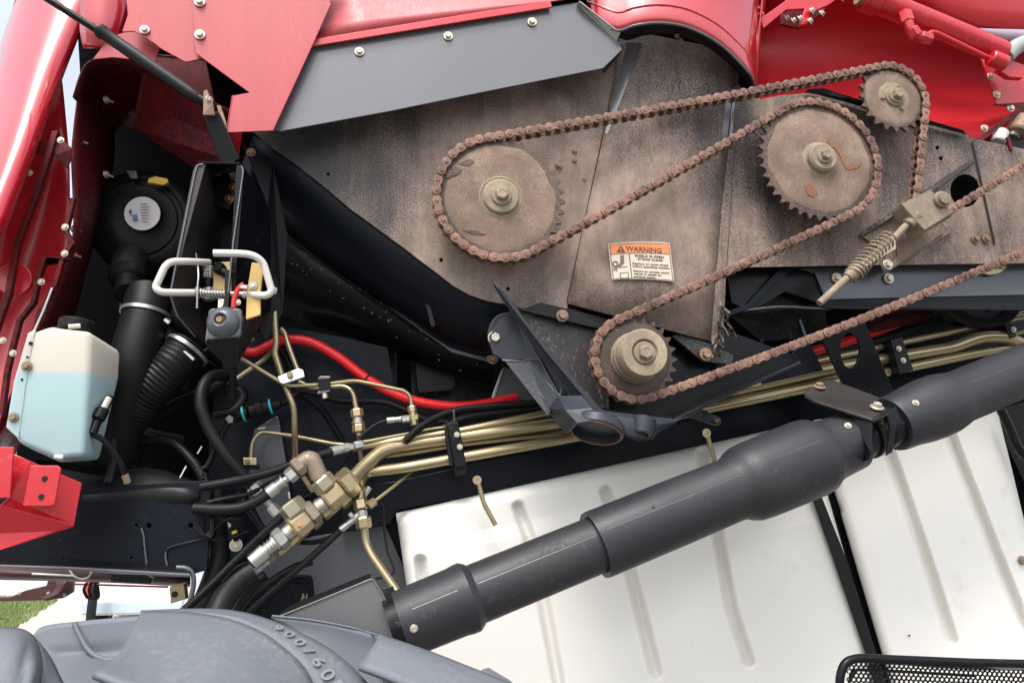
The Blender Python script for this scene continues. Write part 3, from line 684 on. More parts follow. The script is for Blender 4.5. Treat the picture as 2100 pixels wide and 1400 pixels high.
# inner fender cavity
fn = grp('red_inner_fender', 200, 350, .2, 'deep grimy and shade darkened red fender wall curving round the air filter', 'fender')
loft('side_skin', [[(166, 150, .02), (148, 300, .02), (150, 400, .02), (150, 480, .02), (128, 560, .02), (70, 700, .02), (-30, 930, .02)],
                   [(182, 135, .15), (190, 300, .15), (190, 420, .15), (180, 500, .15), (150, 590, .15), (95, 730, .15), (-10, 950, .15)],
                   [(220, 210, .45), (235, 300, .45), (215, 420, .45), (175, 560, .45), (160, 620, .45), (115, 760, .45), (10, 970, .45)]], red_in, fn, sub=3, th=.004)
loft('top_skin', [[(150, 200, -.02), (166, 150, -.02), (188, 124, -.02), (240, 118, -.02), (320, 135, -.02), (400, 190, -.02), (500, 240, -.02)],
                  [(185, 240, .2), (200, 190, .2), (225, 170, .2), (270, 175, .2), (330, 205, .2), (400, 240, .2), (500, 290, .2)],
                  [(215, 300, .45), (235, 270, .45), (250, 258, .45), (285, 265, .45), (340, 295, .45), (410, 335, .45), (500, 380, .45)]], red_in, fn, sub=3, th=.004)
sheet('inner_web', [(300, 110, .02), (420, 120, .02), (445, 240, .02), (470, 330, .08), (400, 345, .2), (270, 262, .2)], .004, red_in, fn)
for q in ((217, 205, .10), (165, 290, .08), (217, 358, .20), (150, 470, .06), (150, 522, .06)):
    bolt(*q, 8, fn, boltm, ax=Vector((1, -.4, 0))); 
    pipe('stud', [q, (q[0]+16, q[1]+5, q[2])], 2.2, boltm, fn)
# outer curved hood strip, top left
hd = grp('curved_red_hood', 60, 300, -.15, 'glossy curved red hood sweeping down the left edge of the picture'.replace(' of the picture', ' past the ribs'), 'hood')
loft('hood_skin', [[(30, -60, .36), (60, -60, .20), (110, -60, .12), (160, -60, .10), (205, -60, .12), (215, -60, .20)],
                   [(-15, 130, .24), (5, 130, .10), (50, 130, .02), (90, 130, 0), (128, 145, .03), (132, 148, .10)],
                   [(-60, 300, .12), (-40, 300, -.02), (0, 300, -.10), (35, 300, -.12), (72, 300, -.08), (78, 303, .02)],
                   [(-130, 500, .02), (-110, 500, -.12), (-70, 500, -.20), (-40, 500, -.22), (6, 480, -.17), (10, 484, -.08)]], redg, hd, sub=4, th=.004)
loft('upper_skin', [[(160, -60, -.07), (215, -60, -.09), (275, -60, -.06)], [(165, 20, -.07), (205, 20, -.09), (262, 22, -.06)], [(165, 62, -.05), (205, 70, -.08), (252, 68, -.05)], [(172, 100, -.02), (200, 100, -.05), (236, 112, -.03)]], redg, hd, sub=3, th=.004)
sheet('window_frame', [(0, -60, .2), (46, -60, .2), (-2, 130, .2), (-40, 130, .2)], .01, glass, hd)
# ribbed inner side of the hood
rb = grp('red_hood_liner', 60, 500, 0, 'red liner with stiffening ribs between the curved hood and the coolant tank', 'panel')
loft('liner_skin', [[(70, 290, .02), (100, 230, .06), (125, 150, .10)], [(40, 390, .04), (100, 330, .12), (140, 300, .12)], [(-5, 480, .06), (80, 460, .15), (142, 430, .12)], [(-30, 600, .08), (60, 560, .15), (135, 540, .12)], [(-60, 760, .08), (20, 720, .12), (75, 690, .10)], [(-90, 920, .06), (-10, 900, .06), (12, 880, .06)]], red, rb, sub=3, th=.004)
def rib(pts, nm='rib', wd=10):
    a = [(x-wd/2, y, z) for x, y, z in pts]+[(x+wd/2, y, z) for x, y, z in reversed(pts)]
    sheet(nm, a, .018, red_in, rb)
rib([(112, 268, -.03), (103, 300, -.03), (70, 400, -.03), (32, 500, -.03), (15, 600, -.03), (-20, 700, -.03)], wd=13)
sheet('rib', [(60, 290, -.02), (108, 290, -.02), (105, 316, -.02), (52, 312, -.02)], .01, red_in, rb)
sheet('tab', [(112, 268, -.02), (148, 305, -.01), (146, 330, 0), (138, 345, 0), (112, 318, -.02)], .006, red_in, rb)
rib([(148, 405, -.02), (140, 440, -.02), (132, 470, -.02), (147, 498, -.02), (137, 512, -.02), (126, 530, -.02), (112, 580, -.02), (80, 640, -.02), (66, 690, -.02)], wd=10)
rib([(134, 530, -.02), (92, 526, -.02), (86, 540, -.02), (76, 570, -.02), (66, 620, -.02), (38, 655, -.02), (26, 700, -.02), (12, 760, -.02), (0, 850, -.02)], wd=9)
plate('latch_disc', [(28+38*math.cos(a*.314), 572+34*math.sin(a*.314)) for a in range(20)], .0, .012, red, rb, bev=.003)
for q in ((125, 288), (60, 355), (134, 466), (133, 520), (85, 578), (6, 698), (27, 724)): bolt(q[0], q[1], -.045, 7, rb)
pipe('white_edging', [(107, 590, -.04), (88, 640, -.04), (68, 682, -.04)], 2.2, white, rb)

# ================================================================ RED CYLINDER, TROUGH, HYDRAULIC RAM (top right)
rc = grp('red_cylinder', 1400, 40, -.1, 'glossy red cylinder with dark rubber lined rim over the dusty housing', 'cylinder')
rim = [(1205, 40), (1228, 48), (1268, 62), (1300, 52), (1345, 46), (1395, 51), (1440, 68), (1480, 93), (1515, 126), (1540, 155), (1549, 178)]
rows = []
for k, dy in enumerate((0, -8, -34, -75, -140, -220)):
    row = []
    for i, (x, y) in enumerate(rim):
        t = i/(len(rim)-1); d = -.02-.15*math.sin(math.pi*(t*.92+.06)); row.append((x+(t-.3)*(-dy)*.06, y+dy, d-(.008 if k in (1, 2) else 0)))
    rows.append(row)
loft('cylinder_skin', rows, redg, rc, sub=2, th=.004)
P = [(x, y-36, -.02-.15*math.sin(math.pi*(i/(len(rim)-1)*.92+.06))-.010) for i, (x, y) in enumerate(rim)]
pipe('raised_bead', P, 2.5, redg, rc, curve=True, k=4)
P = [(x, y+1, -.02-.15*math.sin(math.pi*(i/(len(rim)-1)*.92+.06))-.001) for i, (x, y) in enumerate(rim)]
pipe('rim_edge', P, 3.0, shield, rc, curve=True, k=4)
inn = [[(x, y+1, -.02-.15*math.sin(math.pi*(i/(len(rim)-1)*.92+.06))+.004) for i, (x, y) in enumerate(rim)],
       [(1225+ (x-1205)*.92, y+16+8*math.sin(math.pi*i/10), -.015-.10*math.sin(math.pi*(i/(len(rim)-1)*.92+.06))+.02) for i, (x, y) in enumerate(rim)]]
loft('rubber_lining', inn, blkd, rc, sub=2, th=.003)
for q in ((1388, 74, -.11), (1396, 84, -.105), (1278, 98, -.07)): bolt(*q, 6, rc, boltr)
loft('side_seam', [[(1556, -60, -.03), (1562, 0, -.03), (1556, 60, -.03), (1550, 140, -.03), (1548, 180, -.03)], [(1568, -60, .04), (1570, 0, .04), (1562, 60, .04), (1556, 140, .04), (1552, 184, .04)]], red, rc, sub=2)
tr = grp('red_trough', 1850, 150, .3, 'wide red curved trough behind the upper sprocket', 'trough')
loft('trough_skin', [[(1535, -60, .10), (1800, -60, .10), (2300, -60, .06)], [(1540, 10, .24), (1800, 12, .24), (2300, 40, .18)], [(1540, 70, .34), (1800, 75, .34), (2300, 110, .26)], [(1540, 130, .36), (1800, 140, .36), (2300, 180, .28)], [(1540, 190, .30), (1800, 205, .30), (2200, 240, .22)], [(1540, 260, .16), (1800, 275, .16), (2050, 300, .12), ][:2]+[(2120, 300, .10)]], redt, tr, sub=4)
loft('lower_skin', [[(1700, 235, .14), (1850, 250, .14), (2010, 250, .14), (2110, 205, .14)], [(1700, 280, .06), (1850, 290, .06), (2008, 292, .06), (2125, 210, .06)]], redt, tr, sub=2)
up = grp('upper_red_panel', 1950, 20, 0, 'red sheet crossing above the red hydraulic cylinder', 'panel')
loft('panel_sheet', [[(1870, -60, .05), (2000, -60, .05), (2300, -60, .05)], [(1872, -4, .10), (2000, 45, .10), (2300, 60, .10)], [(1860, -2, .16), (2000, 64, .16), (2300, 80, .16)]], red, up, sub=3)
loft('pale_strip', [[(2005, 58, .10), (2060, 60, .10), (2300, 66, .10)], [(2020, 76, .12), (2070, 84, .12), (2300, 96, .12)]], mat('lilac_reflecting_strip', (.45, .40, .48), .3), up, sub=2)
lk = grp('red_lever_bracket', 1650, 20, 0, 'red bracket with a row of bolts beside the red cylinder', 'bracket')
sheet('arm', [(1560, 38, 0), (1600, 10, 0), (1640, -20, 0), (1740, -20, 0), (1700, 10, 0), (1672, 22, 0), (1655, 50, 0), (1640, 52, 0), (1650, 18, 0), (1612, 20, 0), (1566, 58, 0)], .012, red, lk)
sheet('plate', [(1600, 30, .06), (1680, 0, .06), (1700, -10, .06), (1690, 25, .06), (1640, 58, .06), (1602, 50, .06)], .01, red_in, lk)
for q in ((1612, 38, .03), (1626, 44, .02), (1640, 40, -.01), (1664, 24, -.01), (1684, 29, -.01), (1660, 45, -.01), (1724, -2, -.01)): bolt(*q, 8, lk, boltm, ax=Vector((.5, -.7, .3)))
for q in ((1555, 18, -.02), (1562, 30, -.02)): bolt(*q, 6, lk, red)
hy = grp('red_hydraulic_cylinder', 1930, 70, -.05, 'red painted hydraulic cylinder with feed pipe slanting down to a clevis', 'hydraulic cylinder')
def axis3(a, b): A, B = W3(a), W3(b); return A, B, (B-A)
A, B, D = axis3((1775, -8, -.05), (2078, 118, -.05)); r = 24*mpp(A)
lathe('barrel', [(r*.7, 0), (r*1.25, .0), (r*1.25, .05), (r*1.08, .055), (r, .07), (r, D.length*.90), (r*.9, D.length*.93), (r*.6, D.length*.94)], A, D, red, hy, 32)
lathe('end_cap', [(r*.9, -.02), (r*.9, 0.004), (r*.5, .004)], A, D, boltr, hy, 24)
pipe('feed_pipe', [(1898, 82, -.07), (1908, 66, -.07), (1920, 68, -.07), (2045, 128, -.06)], 5.5, red, hy, bend=.012)
nut('elbow_nut', (1855, 26, -.08), (1862, 48, -.09), 13, red, hy); pipe('elbow', [(1862, 46, -.09), (1868, 66, -.09), (1882, 76, -.085), (1906, 80, -.08)], 10, red, hy, bend=.02)
nut('elbow_nut', (1868, 60, -.09), (1880, 76, -.09), 13, red, hy); nut('elbow_nut', (1886, 74, -.085), (1908, 82, -.08), 12, red, hy)
nut('boss', (2030, 118, -.07), (2062, 132, -.07), 16, red, hy, 20)
cl = grp('red_clevis_plate', 2060, 170, .0, 'red triangular clevis plate with four bolts at the end of the hydraulic cylinder', 'bracket')
plate('plate', [(2012, 118), (2070, 140), (2300, 120), (2300, 215), (2045, 215)], .03, .008, red, cl, rnd=3)
sheet('ear', [(2046, 142, -.04), (2070, 122, -.04), (2104, 135, -.04), (2098, 160, -.04), (2070, 158, -.04)], .02, red, cl)
sheet('lower_strip', [(2035, 214, .02), (2120, 208, .02), (2014, 290, .02), (2006, 284, .02), (2090, 220, .02)], .005, red_in, cl)
for q in ((2031, 158), (2043, 195), (2072, 223), (2018, 264)): bolt(q[0], q[1], .024, 8, cl, boltm)
pipe('weld_bead', [(2062, 118, -.05), (2080, 98, -.05), (2110, 84, -.05)], 16, mat('grey_weld', (.32, .34, .33), .6, bump=.8, bscale=150), cl)
dk = grp('auger_tip', 2075, 285, .02, 'dark bolt heads and shaft peeping out beside the corner of the right plate', 'shaft')
sheet('dark_side', [(2040, 285, .10), (2130, 212, .10), (2130, 310, .10), (2070, 300, .10)], .02, blkd, dk); nut('stub', (2055, 270, .03), (2046, 292, .03), 14, white, dk, 16); nut('stub', (2082, 262, .05), (2076, 282, .05), 12, zinc, dk, 16)
pipe('red_pin', [(2066, 282, .0), (2074, 308, .0)], 4, red_in, dk); nut('dark_roller', (2100, 245, .04), (2085, 275, .04), 22, boltr, dk, 20)

# ================================================================ CHAIN TENSIONER
tn = grp('chain_tensioner', 1850, 470, -.03, 'cream spring loaded chain tensioner on a slanted rail', 'tensioner')
sheet('rail', [(1762, 478, -.012), (1992, 326, -.012), (1998, 334, -.012), (1905, 398, -.03), (1835, 440, -.03), (1768, 486, -.012)], .006, grimed, tn)
sheet('rail_base', [(1768, 484, -.008), (1905, 396, -.008), (1952, 450, -.008), (1950, 478, -.008), (1815, 562, -.008), (1808, 545, -.008), (1822, 520, -.008), (1790, 500, -.008)], .005, grime, tn)
sheet('lower_strip', [(1838, 500, -.02), (1850, 492, -.02), (1934, 466, -.02), (1938, 476, -.02), (1834, 548, -.02), (1818, 552, -.02), (1842, 524, -.02)], .006, dusty, tn)
# U shaped block
sheet('block_top', [(1850, 420, -.135), (1912, 392, -.135), (1954, 436, -.135), (1896, 472, -.135)], .006, cream, tn, bevel=.003)
sheet('block_front', [(1850, 420, -.135), (1896, 472, -.135), (1869, 492, -.075), (1826, 438, -.075)], .006, cream, tn, bevel=.003)
sheet('block_side', [(1896, 472, -.135), (1954, 436, -.135), (1950, 446, -.08), (1870, 492, -.07)], .005, cream, tn)
sheet('block_back', [(1850, 420, -.133), (1912, 392, -.133), (1900, 396, -.05), (1828, 438, -.05)], .005, cream, tn)
A = W(1926, 412, -.13); r = 17*mpp(A); lathe('pivot_pin', [(r, 0), (r, .014), (r*.85, .018), (r*.75, .018), (r*.72, .026), (0, .027)], A, FRONT, cream, tn, 24)
pipe('threaded_rod', [(1868, 452, -.11), (1830, 492, -.11), (1757, 552, -.11), (1680, 622, -.11)], 7.5, cream, tn, bend=.02); nut('rod_head', (1880, 440, -.12), (1862, 462, -.11), 14, cream, tn, 16)
P = [W3(p) for p in ((1824, 488, -.11), (1796, 512, -.11), (1770, 540, -.11), (1748, 566, -.11))]; P = cr(P, 60); V = []
rr = 17*mpp(P[0]); cpts = []; turns = 12
for i, p in enumerate(P):
    t = (P[min(i+1, len(P)-1)]-P[max(0, i-1)]).normalized(); u = t.cross(Vector((0, 1, 0))).normalized(); v = t.cross(u); a = i/len(P)*turns*math.tau; cpts.append(p+(u*math.cos(a)+v*math.sin(a))*rr)
sweep('spring', cpts, .0030, cream, tn, 7)
A, B, D = axis3((1764, 548, -.11), (1738, 570, -.11)); r = 15*mpp(A); lathe('spring_seat', [(r*.6, 0), (r, .003), (r, D.length*.6), (r*.7, D.length), (0, D.length)], A, D, cream, tn, 20)
sheet('indicator_blade', [(1838, 491, -.12), (1838, 510, -.12), (1775, 548, -.12), (1766, 564, -.12), (1762, 562, -.12), (1766, 545, -.12), (1772, 535, -.12)], .004, mat('pale_cream_metal', (.50, .42, .29), .5, dust=.3, dustcol=(.4, .32, .23)), tn)
for q in ((1715, 570, .045), (1820, 543, -.02), (1822, 571, .045)): bolt(*q, 11, tn, boltm)
# ================================================================ GREY CROSS BEAM AND PULLEY, right
bb = grp('black_cross_beam', 1900, 590, .08, 'satin black beam running beneath the right plate, bolted to it', 'beam')
sheet('front_face', [(1640, 550, .05), (2300, 535, .05), (2300, 600, .05), (1694, 614, .05), (1672, 560, .05)], .006, buff, bb)
sheet('bottom_lip', [(1694, 615, .05), (2300, 601, .05), (2300, 637, .0), (1698, 632, .0), (1690, 628, .0)], .005, blk, bb)
sheet('end_web', [(1490, 548, .06), (1645, 550, .06), (1675, 562, .06), (1692, 625, .06), (1610, 598, .06), (1540, 640, .06), (1500, 620, .06)], .006, blk, bb)
sheet('diagonal_brace', [(1600, 548, .04), (1628, 548, .04), (1540, 632, .04), (1488, 652, .04), (1488, 640, .04), (1535, 622, .04)], .01, navy, bb)
sheet('lower_web', [(1600, 590, .10), (1690, 620, .10), (1700, 690, .14), (1560, 700, .14), (1500, 650, .12)], .006, blk, bb)
pipe('rail_edge', [(1492, 640, .045), (1600, 628, .045), (1700, 634, .045)], 2.5, buff, bb)
gd = grp('zinc_half_disc', 2030, 548, .03, 'yellow zinc half disc with a bolt on the black beam', 'washer')
plate('disc', [(2000, 552), (2072, 532), (2066, 548), (2050, 560), (2030, 564), (2012, 560)], .035, .005, gold, gd); bolt(2054, 541, .033, 10, gd)
pl = grp('black_pulley', 1995, 610, .2, 'big black pulley wheel half hidden behind the black beam', 'pulley')
A = W(1995, 570, .16); r = 112*mpp(A)
lathe('rim', [(r*.78, -.02), (r*.96, -.025), (r, -.02), (r*.9, .0), (r, .02), (r*.96, .03), (r*.80, .03), (r*.78, .012)], A, FRONT, blkd, pl, 64, cap=False)
lathe('web', [(r*.8, 0.01), (r*.45, .005), (r*.2, .0), (r*.15, .03), (0, .03)], A, FRONT, buff, pl, 48)
for k in range(4):
    a = -math.pi/2+(k-1.5)*.5; c = A+Vector((math.cos(a), 0, math.sin(a)))*r*.62+FRONT*.012
    lathe('slot', [(.012, 0), (.010, .002), (0, .002)], c, FRONT, darkhole, pl, 12)
bx = grp('black_bearing_box', 1600, 690, .1, 'black box with round opening behind the long lower chain run', 'box')
plate('face', [(1560, 660), (1640, 655), (1655, 690), (1690, 760), (1560, 790)], .14, .05, navy, bx, holes=[(1598, 704, 34, 32)], bev=.003)
lathe('opening', [(.045, 0), (.04, .04), (.0, .05)], W(1598, 704, .19), Vector((0, 1, 0)), darkhole, bx, 24, cap=False)
pipe('bracket_edge', [(1640, 655, .12), (1652, 690, .12)], 3, buff, bx)
plate('red_back_plate', [(1775, 640), (1925, 628), (1900, 660), (1790, 680)], .2, .005, red_in, bx)

# ================================================================ GREY CASTING WITH RING (centre bottom)
cs = grp('grey_casting', 1170, 780, -.05, 'dark grey V shaped casting with open ring end hanging below the small sprocket', 'casting')
iron = mat('grey_casting_paint', (.026, .030, .040), .40, coat=.08, spec=.3, dust=.16, dustcol=(.12, .10, .09), bump=.25, bscale=60)
# tray: left wall, floor lips
sheet('left_wing', [(1010, 578, -.14), (1020, 590, -.16), (1110, 705, -.16), (1232, 845, -.16), (1225, 852, -.02), (1150, 770, -.0), (1062, 638, .0)], .006, iron, cs, bevel=.002)
sheet('floor_lip', [(1230, 844, -.16), (1380, 861, -.16), (1378, 852, .04), (1240, 838, .04)], .006, iron, cs, bevel=.002)
sheet('right_lip', [(1380, 861, -.16), (1505, 803, -.16), (1642, 742, -.10), (1640, 738, .03), (1380, 846, .04)], .006, blkd, cs, bevel=.002)
sheet('edge_band', [(1010, 578, -.163), (1070, 648, -.163), (1130, 724, -.163), (1234, 843, -.163), (1382, 859, -.163), (1505, 801, -.163), (1642, 740, -.103), (1640, 746, -.103), (1506, 808, -.163), (1384, 866, -.163), (1228, 850, -.163), (1120, 722, -.163)], .004, iron, cs)
plate('ear', [(1040+40*math.cos(a*math.tau/24), 686+46*math.sin(a*math.tau/24)) for a in range(24)], -.03, .016, iron, cs, bev=.003)
bolt(1015, 693, -.034, 15, cs, boltm)
sheet('recess_face', [(1062, 655, -.03), (1085, 668, -.06), (1150, 752, -.09), (1196, 806, -.13), (1160, 806, -.11), (1147, 812, -.10)], .006, iron, cs)
sheet('arm_plate', [(1030, 650, -.045), (1060, 655, -.05), (1106, 738, -.07), (1085, 736, -.06), (1072, 741, -.06), (1034, 738, -.045), (1010, 725, -.04), (1002, 690, -.04)], .01, iron, cs)
sheet('cast_face', [(1034, 739, -.05), (1072, 742, -.066), (1085, 737, -.068), (1107, 739, -.075), (1146, 813, -.12), (1132, 834, -.12), (1124, 854, -.10)], .012, mat('rough_casting', (.024, .028, .036), .4, coat=.3, bump=1.0, bscale=110), cs)
pipe('face_edge', [(1030, 738, -.052), (1072, 741, -.068), (1082, 736, -.07), (1108, 738, -.077)], 1.3, shield, cs, bend=.003)
pipe('face_edge', [(1060, 655, -.055), (1107, 738, -.08), (1147, 813, -.125)], 1.5, buff, cs, bend=.003)
pipe('face_edge', [(1147, 813, -.125), (1152, 795, -.115), (1160, 780, -.105)], 1.5, buff, cs, bend=.003)
loft('neck', [[(1126, 836, -.10), (1147, 811, -.135), (1192, 812, -.17), (1233, 847, -.166)], [(1138, 864, -.10), (1160, 842, -.20), (1212, 838, -.222), (1262, 858, -.18)], [(1164, 888, -.165), (1184, 868, -.238), (1228, 862, -.25), (1277, 884, -.19)]], iron, cs, sub=1, th=.006, smooth=False, bevel=.003)
sheet('blade_face', [(1010, 579, -.158), (1070, 650, -.158), (1130, 726, -.158), (1231, 846, -.158), (1205, 842, -.13), (1150, 792, -.12), (1108, 734, -.12), (1056, 655, -.12), (1014, 590, -.15)], .004, iron, cs)
A = W(1222, 888, -.19); dn = Vector((-.26, -.30, -.92)).normalized(); r = 54*mpp(A)
lathe('ring_tube', [(r*.9, -.034), (r*.98, -.030), (r*1.05, -.024), (r*1.05, -.004), (r, 0), (r*.93, 0), (r*.91, -.006), (r*.90, -.02), (0, -.021)], A, dn, iron, cs, 48)
lathe('rust_ring', [(r*1.0, -.001), (r*.99, .0012), (r*.94, .0012), (r*.93, -.001)], A, dn, rust, cs, 48, cap=False)
loft('shoulder', [[(1228, 848, -.163), (1300, 857, -.163), (1384, 866, -.163)], [(1262, 872, -.17), (1308, 876, -.17), (1350, 884, -.15)], [(1276, 890, -.17), (1312, 904, -.165), (1338, 898, -.15)]], iron, cs, sub=3, th=.012)
A = W(1316, 890, -.17); r = 19*mpp(A); lathe('boss', [(r*1.4, -.04), (r*1.15, -.015), (r, 0), (r*.8, 0.001), (r*.5, -.004), (0, -.004)], A, dn, iron, cs, 24)
lathe('boss_rust', [(r*.9, 0), (r*.88, .0015), (r*.78, .0015), (r*.76, 0)], A, dn, rust, cs, 24, cap=False)
sheet('lug', [(1405, 852, -.05), (1440, 838, -.05), (1478, 856, -.07), (1480, 868, -.07), (1468, 872, -.07), (1440, 862, -.05)], .014, iron, cs, bevel=.003)
A = W(1470, 862, -.075); lathe('lug_hole', [(.006, 0), (.005, .002), (0, .001)], A, FRONT, rust, cs, 16)

# ================================================================ BLACK BRACKET, GAS STRUT AND LATCH PINS (left)
gs = grp('gas_strut', 300, 130, -.15, 'black gas strut slanting across the red panels to its clevis', 'gas strut')
Yg = -.17
pipe('rod', [(40, -38, Yg-.02), (208, 68, Yg)], 7.5, blk, gs)
A, B, D = axis3((203, 62, Yg), (412, 207, Yg)); r = 13*mpp(A); L = D.length
lathe('barrel', [(r*.5, 0), (r*.9, .001), (r*1.15, .003), (r*1.15, .012), (r, .016), (r, L*.2), (r*1.03, L*.9), (r*.95, L*.96), (r*.6, L), (0, L)], A, D, blkd, gs, 24)
nut('end_socket', (404, 200, Yg), (425, 212, Yg), 10, blk, gs, 16)
pt = grp('strut_post', 455, 260, -.1, 'black square post with a rusty clevis holding the lower end of the gas strut', 'post')
sheet('post', [(414, 232, -.16), (448, 228, -.16), (492, 325, -.12), (478, 335, -.12), (452, 338, -.12)], .035, blkd, pt, bevel=.004)
sheet('clevis', [(417, 186, -.19), (424, 184, -.19), (436, 212, -.19), (440, 236, -.18), (416, 236, -.18)], .006, boltr, pt); sheet('clevis', [(444, 216, -.13), (452, 216, -.13), (463, 248, -.13), (466, 268, -.13), (456, 262, -.13)], .006, boltr, pt)
bolt(428, 205, -.185, 9, pt, boltm, ax=Vector((1, -.5, 0)))
bk = grp('black_channel_bracket', 450, 450, -.1, 'open black channel bracket holding the two white latch handles', 'bracket')
sheet('left_flange', [(400, 350, -.15), (407, 337, -.15), (421, 338, -.15), (440, 360, .08), (452, 470, .08), (440, 560, .08), (418, 700, .0), (365, 652, -.12), (350, 604, -.15)], .005, footm, bk, bevel=.002)
sheet('top_flange', [(405, 336, -.15), (494, 338, -.15), (500, 345, .03), (432, 358, .08)], .006, blk, bk)
sheet('web_back', [(432, 360, .08), (500, 350, .08), (520, 480, .08), (480, 620, .08), (430, 600, .08)], .005, blk, bk)
sheet('right_flange', [(488, 338, -.15), (500, 344, -.15), (540, 400, .0), (556, 440, .06), (566, 540, .06), (556, 640, .04), (500, 660, -.04), (484, 560, -.15), (474, 545, -.15), (478, 500, -.15)], .005, blk, bk, bevel=.002)
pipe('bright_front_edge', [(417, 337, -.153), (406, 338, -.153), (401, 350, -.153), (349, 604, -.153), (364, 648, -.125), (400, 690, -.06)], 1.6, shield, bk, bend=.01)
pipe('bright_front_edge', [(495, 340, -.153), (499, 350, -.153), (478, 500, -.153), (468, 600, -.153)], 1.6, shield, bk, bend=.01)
sheet('inner_web', [(426, 372, .0), (445, 420, .0), (470, 432, .0), (478, 380, .0), (468, 350, .0)], .004, blk, bk)
for q in ((481, 385, -.01), (472, 409, .0)): bolt(*q, 12, bk, mat('copper_bolt', (.5, .3, .15), .35, metal=.8) if 'copper_bolt' not in MATS else MATS['copper_bolt'], ax=Vector((-.6, -.8, 0)))
sheet('rear_leg', [(500, 650, -.06), (558, 600, .03), (540, 660, .05), (480, 758, .0), (466, 752, -.06), (420, 702, -.08), (490, 694, -.08)], .005, blkd, bk)
sheet('small_web', [(462, 556, -.14), (476, 550, -.14), (472, 590, -.14), (468, 632, -.14), (458, 630, -.14)], .004, blkd, bk)
bolt(515, 313, -.02, 9, bk, boltr)
sheet('side_wall', [(500, 300, .0), (560, 330, .05), (590, 480, .1), (580, 640, .12), (545, 700, .12), (520, 640, .1), (560, 540, .08), (548, 420, .04)], .005, blkd, bk)
pn = grp('latch_pin', 350, 570, -.2, 'white bent latch handle on the outer side of the black bracket', 'latch handle', 'bent white latch handles')
pipe('handle', [(428, 538, -.08), (380, 536, -.16), (343, 536, -.19), (318, 590, -.19), (330, 599, -.19), (360, 600, -.17), (415, 600, -.12)], 7.5, white, pn, bend=.028)
pipe('plunger', [(405, 600, -.13), (500, 603, -.13)], 5.5, zinc, pn)
def coil(name, a, b, rpx, turns, wire, m, par):
    P = [W3(a).lerp(W3(b), i/(turns*12)) for i in range(turns*12+1)]; t = (P[-1]-P[0]).normalized(); u = t.cross(Vector((0, 1, 0))).normalized(); v = t.cross(u); r = rpx*mpp(P[0])
    return sweep(name, [p+(u*math.cos(i*math.tau/12)+v*math.sin(i*math.tau/12))*r for i, p in enumerate(P)], wire, m, par, 6)
coil('spring', (412, 601, -.13), (466, 603, -.13), 9, 9, .0022, zinc, pn)
pipe('split_pin', [(402, 520, -.10), (407, 560, -.14), (405, 590, -.145), (404, 632, -.14)], 2, zinc, pn, curve=True); nut('washer', (402, 600, -.13), (409, 600, -.13), 13, boltr, pn, 16)
pn = grp('latch_pin', 520, 560, -.2, 'white bent latch handle hooked over the yellow bar', 'latch handle', 'bent white latch handles')
pipe('handle', [(438, 519, -.20), (500, 520, -.20), (522, 524, -.20), (540, 538, -.19), (558, 598, -.18), (547, 606, -.18), (500, 604, -.15)], 7.5, white, pn, bend=.03)
nut('tip', (560, 602, -.17), (563, 590, -.17), 6, white, pn)
yb = grp('yellow_switch_plates', 480, 570, -.05, 'yellow valve blocks with a black knob inside the bracket', 'valve block')
sheet('front_block', [(440, 538, -.06), (478, 536, -.06), (474, 600, -.06), (460, 608, -.06), (436, 596, -.06)], .02, yel, yb)
sheet('side_block', [(516, 538, -.165), (541, 541, -.165), (534, 600, -.165), (534, 645, -.165), (504, 655, -.165), (506, 600, -.165)], .01, yel, yb)
A = W(453, 553, -.06); lathe('knob', [(.016, 0), (.016, .012), (.012, .02), (0, .02)], A, Vector((-.3, -1, .2)), blk, yb, 20); pipe('knob_neck', [(455, 556, -.07), (472, 566, -.07)], 9, blk, yb)
bolt(519, 586, -.168, 8, yb, zinc)
sheet('lower_tab', [(447, 612, -.06), (462, 606, -.06), (456, 632, -.08), (446, 630, -.08)], .01, zinc, yb)
vc = grp('solenoid_can', 428, 575, -.04, 'small silver solenoid can with a printed strip inside the bracket', 'solenoid')
nut('upper_can', (429, 546, -.05), (428, 572, -.05), 12, zinc, vc, 24); nut('black_band', (428, 572, -.05), (427, 590, -.05), 12, blk, vc, 24); nut('lower_can', (428, 590, -.05), (430, 616, -.05), 12, zinc, vc, 24)
plate('print', [(420, 552), (430, 551), (430, 566), (419, 566)], -.068, .001, labelm, vc, bev=.0001)
for k in range(4): plate('print_mark', [(421+(k % 2)*5, 554+(k//2)*7), (424+(k % 2)*5, 554+(k//2)*7), (424+(k % 2)*5, 558+(k//2)*7), (421+(k % 2)*5, 558+(k//2)*7)], -.0692, .0006, ink, vc, bev=.0001)
rl = grp('red_release_lever', 488, 605, -.17, 'small red curved release lever beside the grey rubber buffer', 'lever')
pipe('lever', [(500, 582, -.18), (488, 594, -.18), (481, 612, -.18), (479, 632, -.18)], 5.5, redcap, rl, curve=True); bolt(487, 620, -.175, 7, rl, boltm); nut('end', (492, 588, -.18), (508, 590, -.18), 6, boltm, rl)
rbf = grp('rubber_buffer', 458, 660, -.2, 'square grey rubber buffer with a round recessed bolt', 'buffer')
plate('pad', [(428, 632), (496, 632), (494, 690), (422, 697), (426, 650)], -.19, .012, buff, rbf, rnd=9, bev=.003)
A = W(457, 660, -.192); r = 33*mpp(A); lathe('boss', [(r, 0), (r*.97, .004), (r*.72, .018), (r*.45, .022), (r*.36, .020), (r*.34, .004), (0, .004)], A, Vector((-.12, -1, .1)), buff, rbf, 40)
bolt(451, 656, -.198, 11, rbf, boltr)
sheet('side_skirt', [(426, 650, -.19), (422, 697, -.19), (420, 700, -.12), (428, 640, -.12)], .004, shield, rbf)
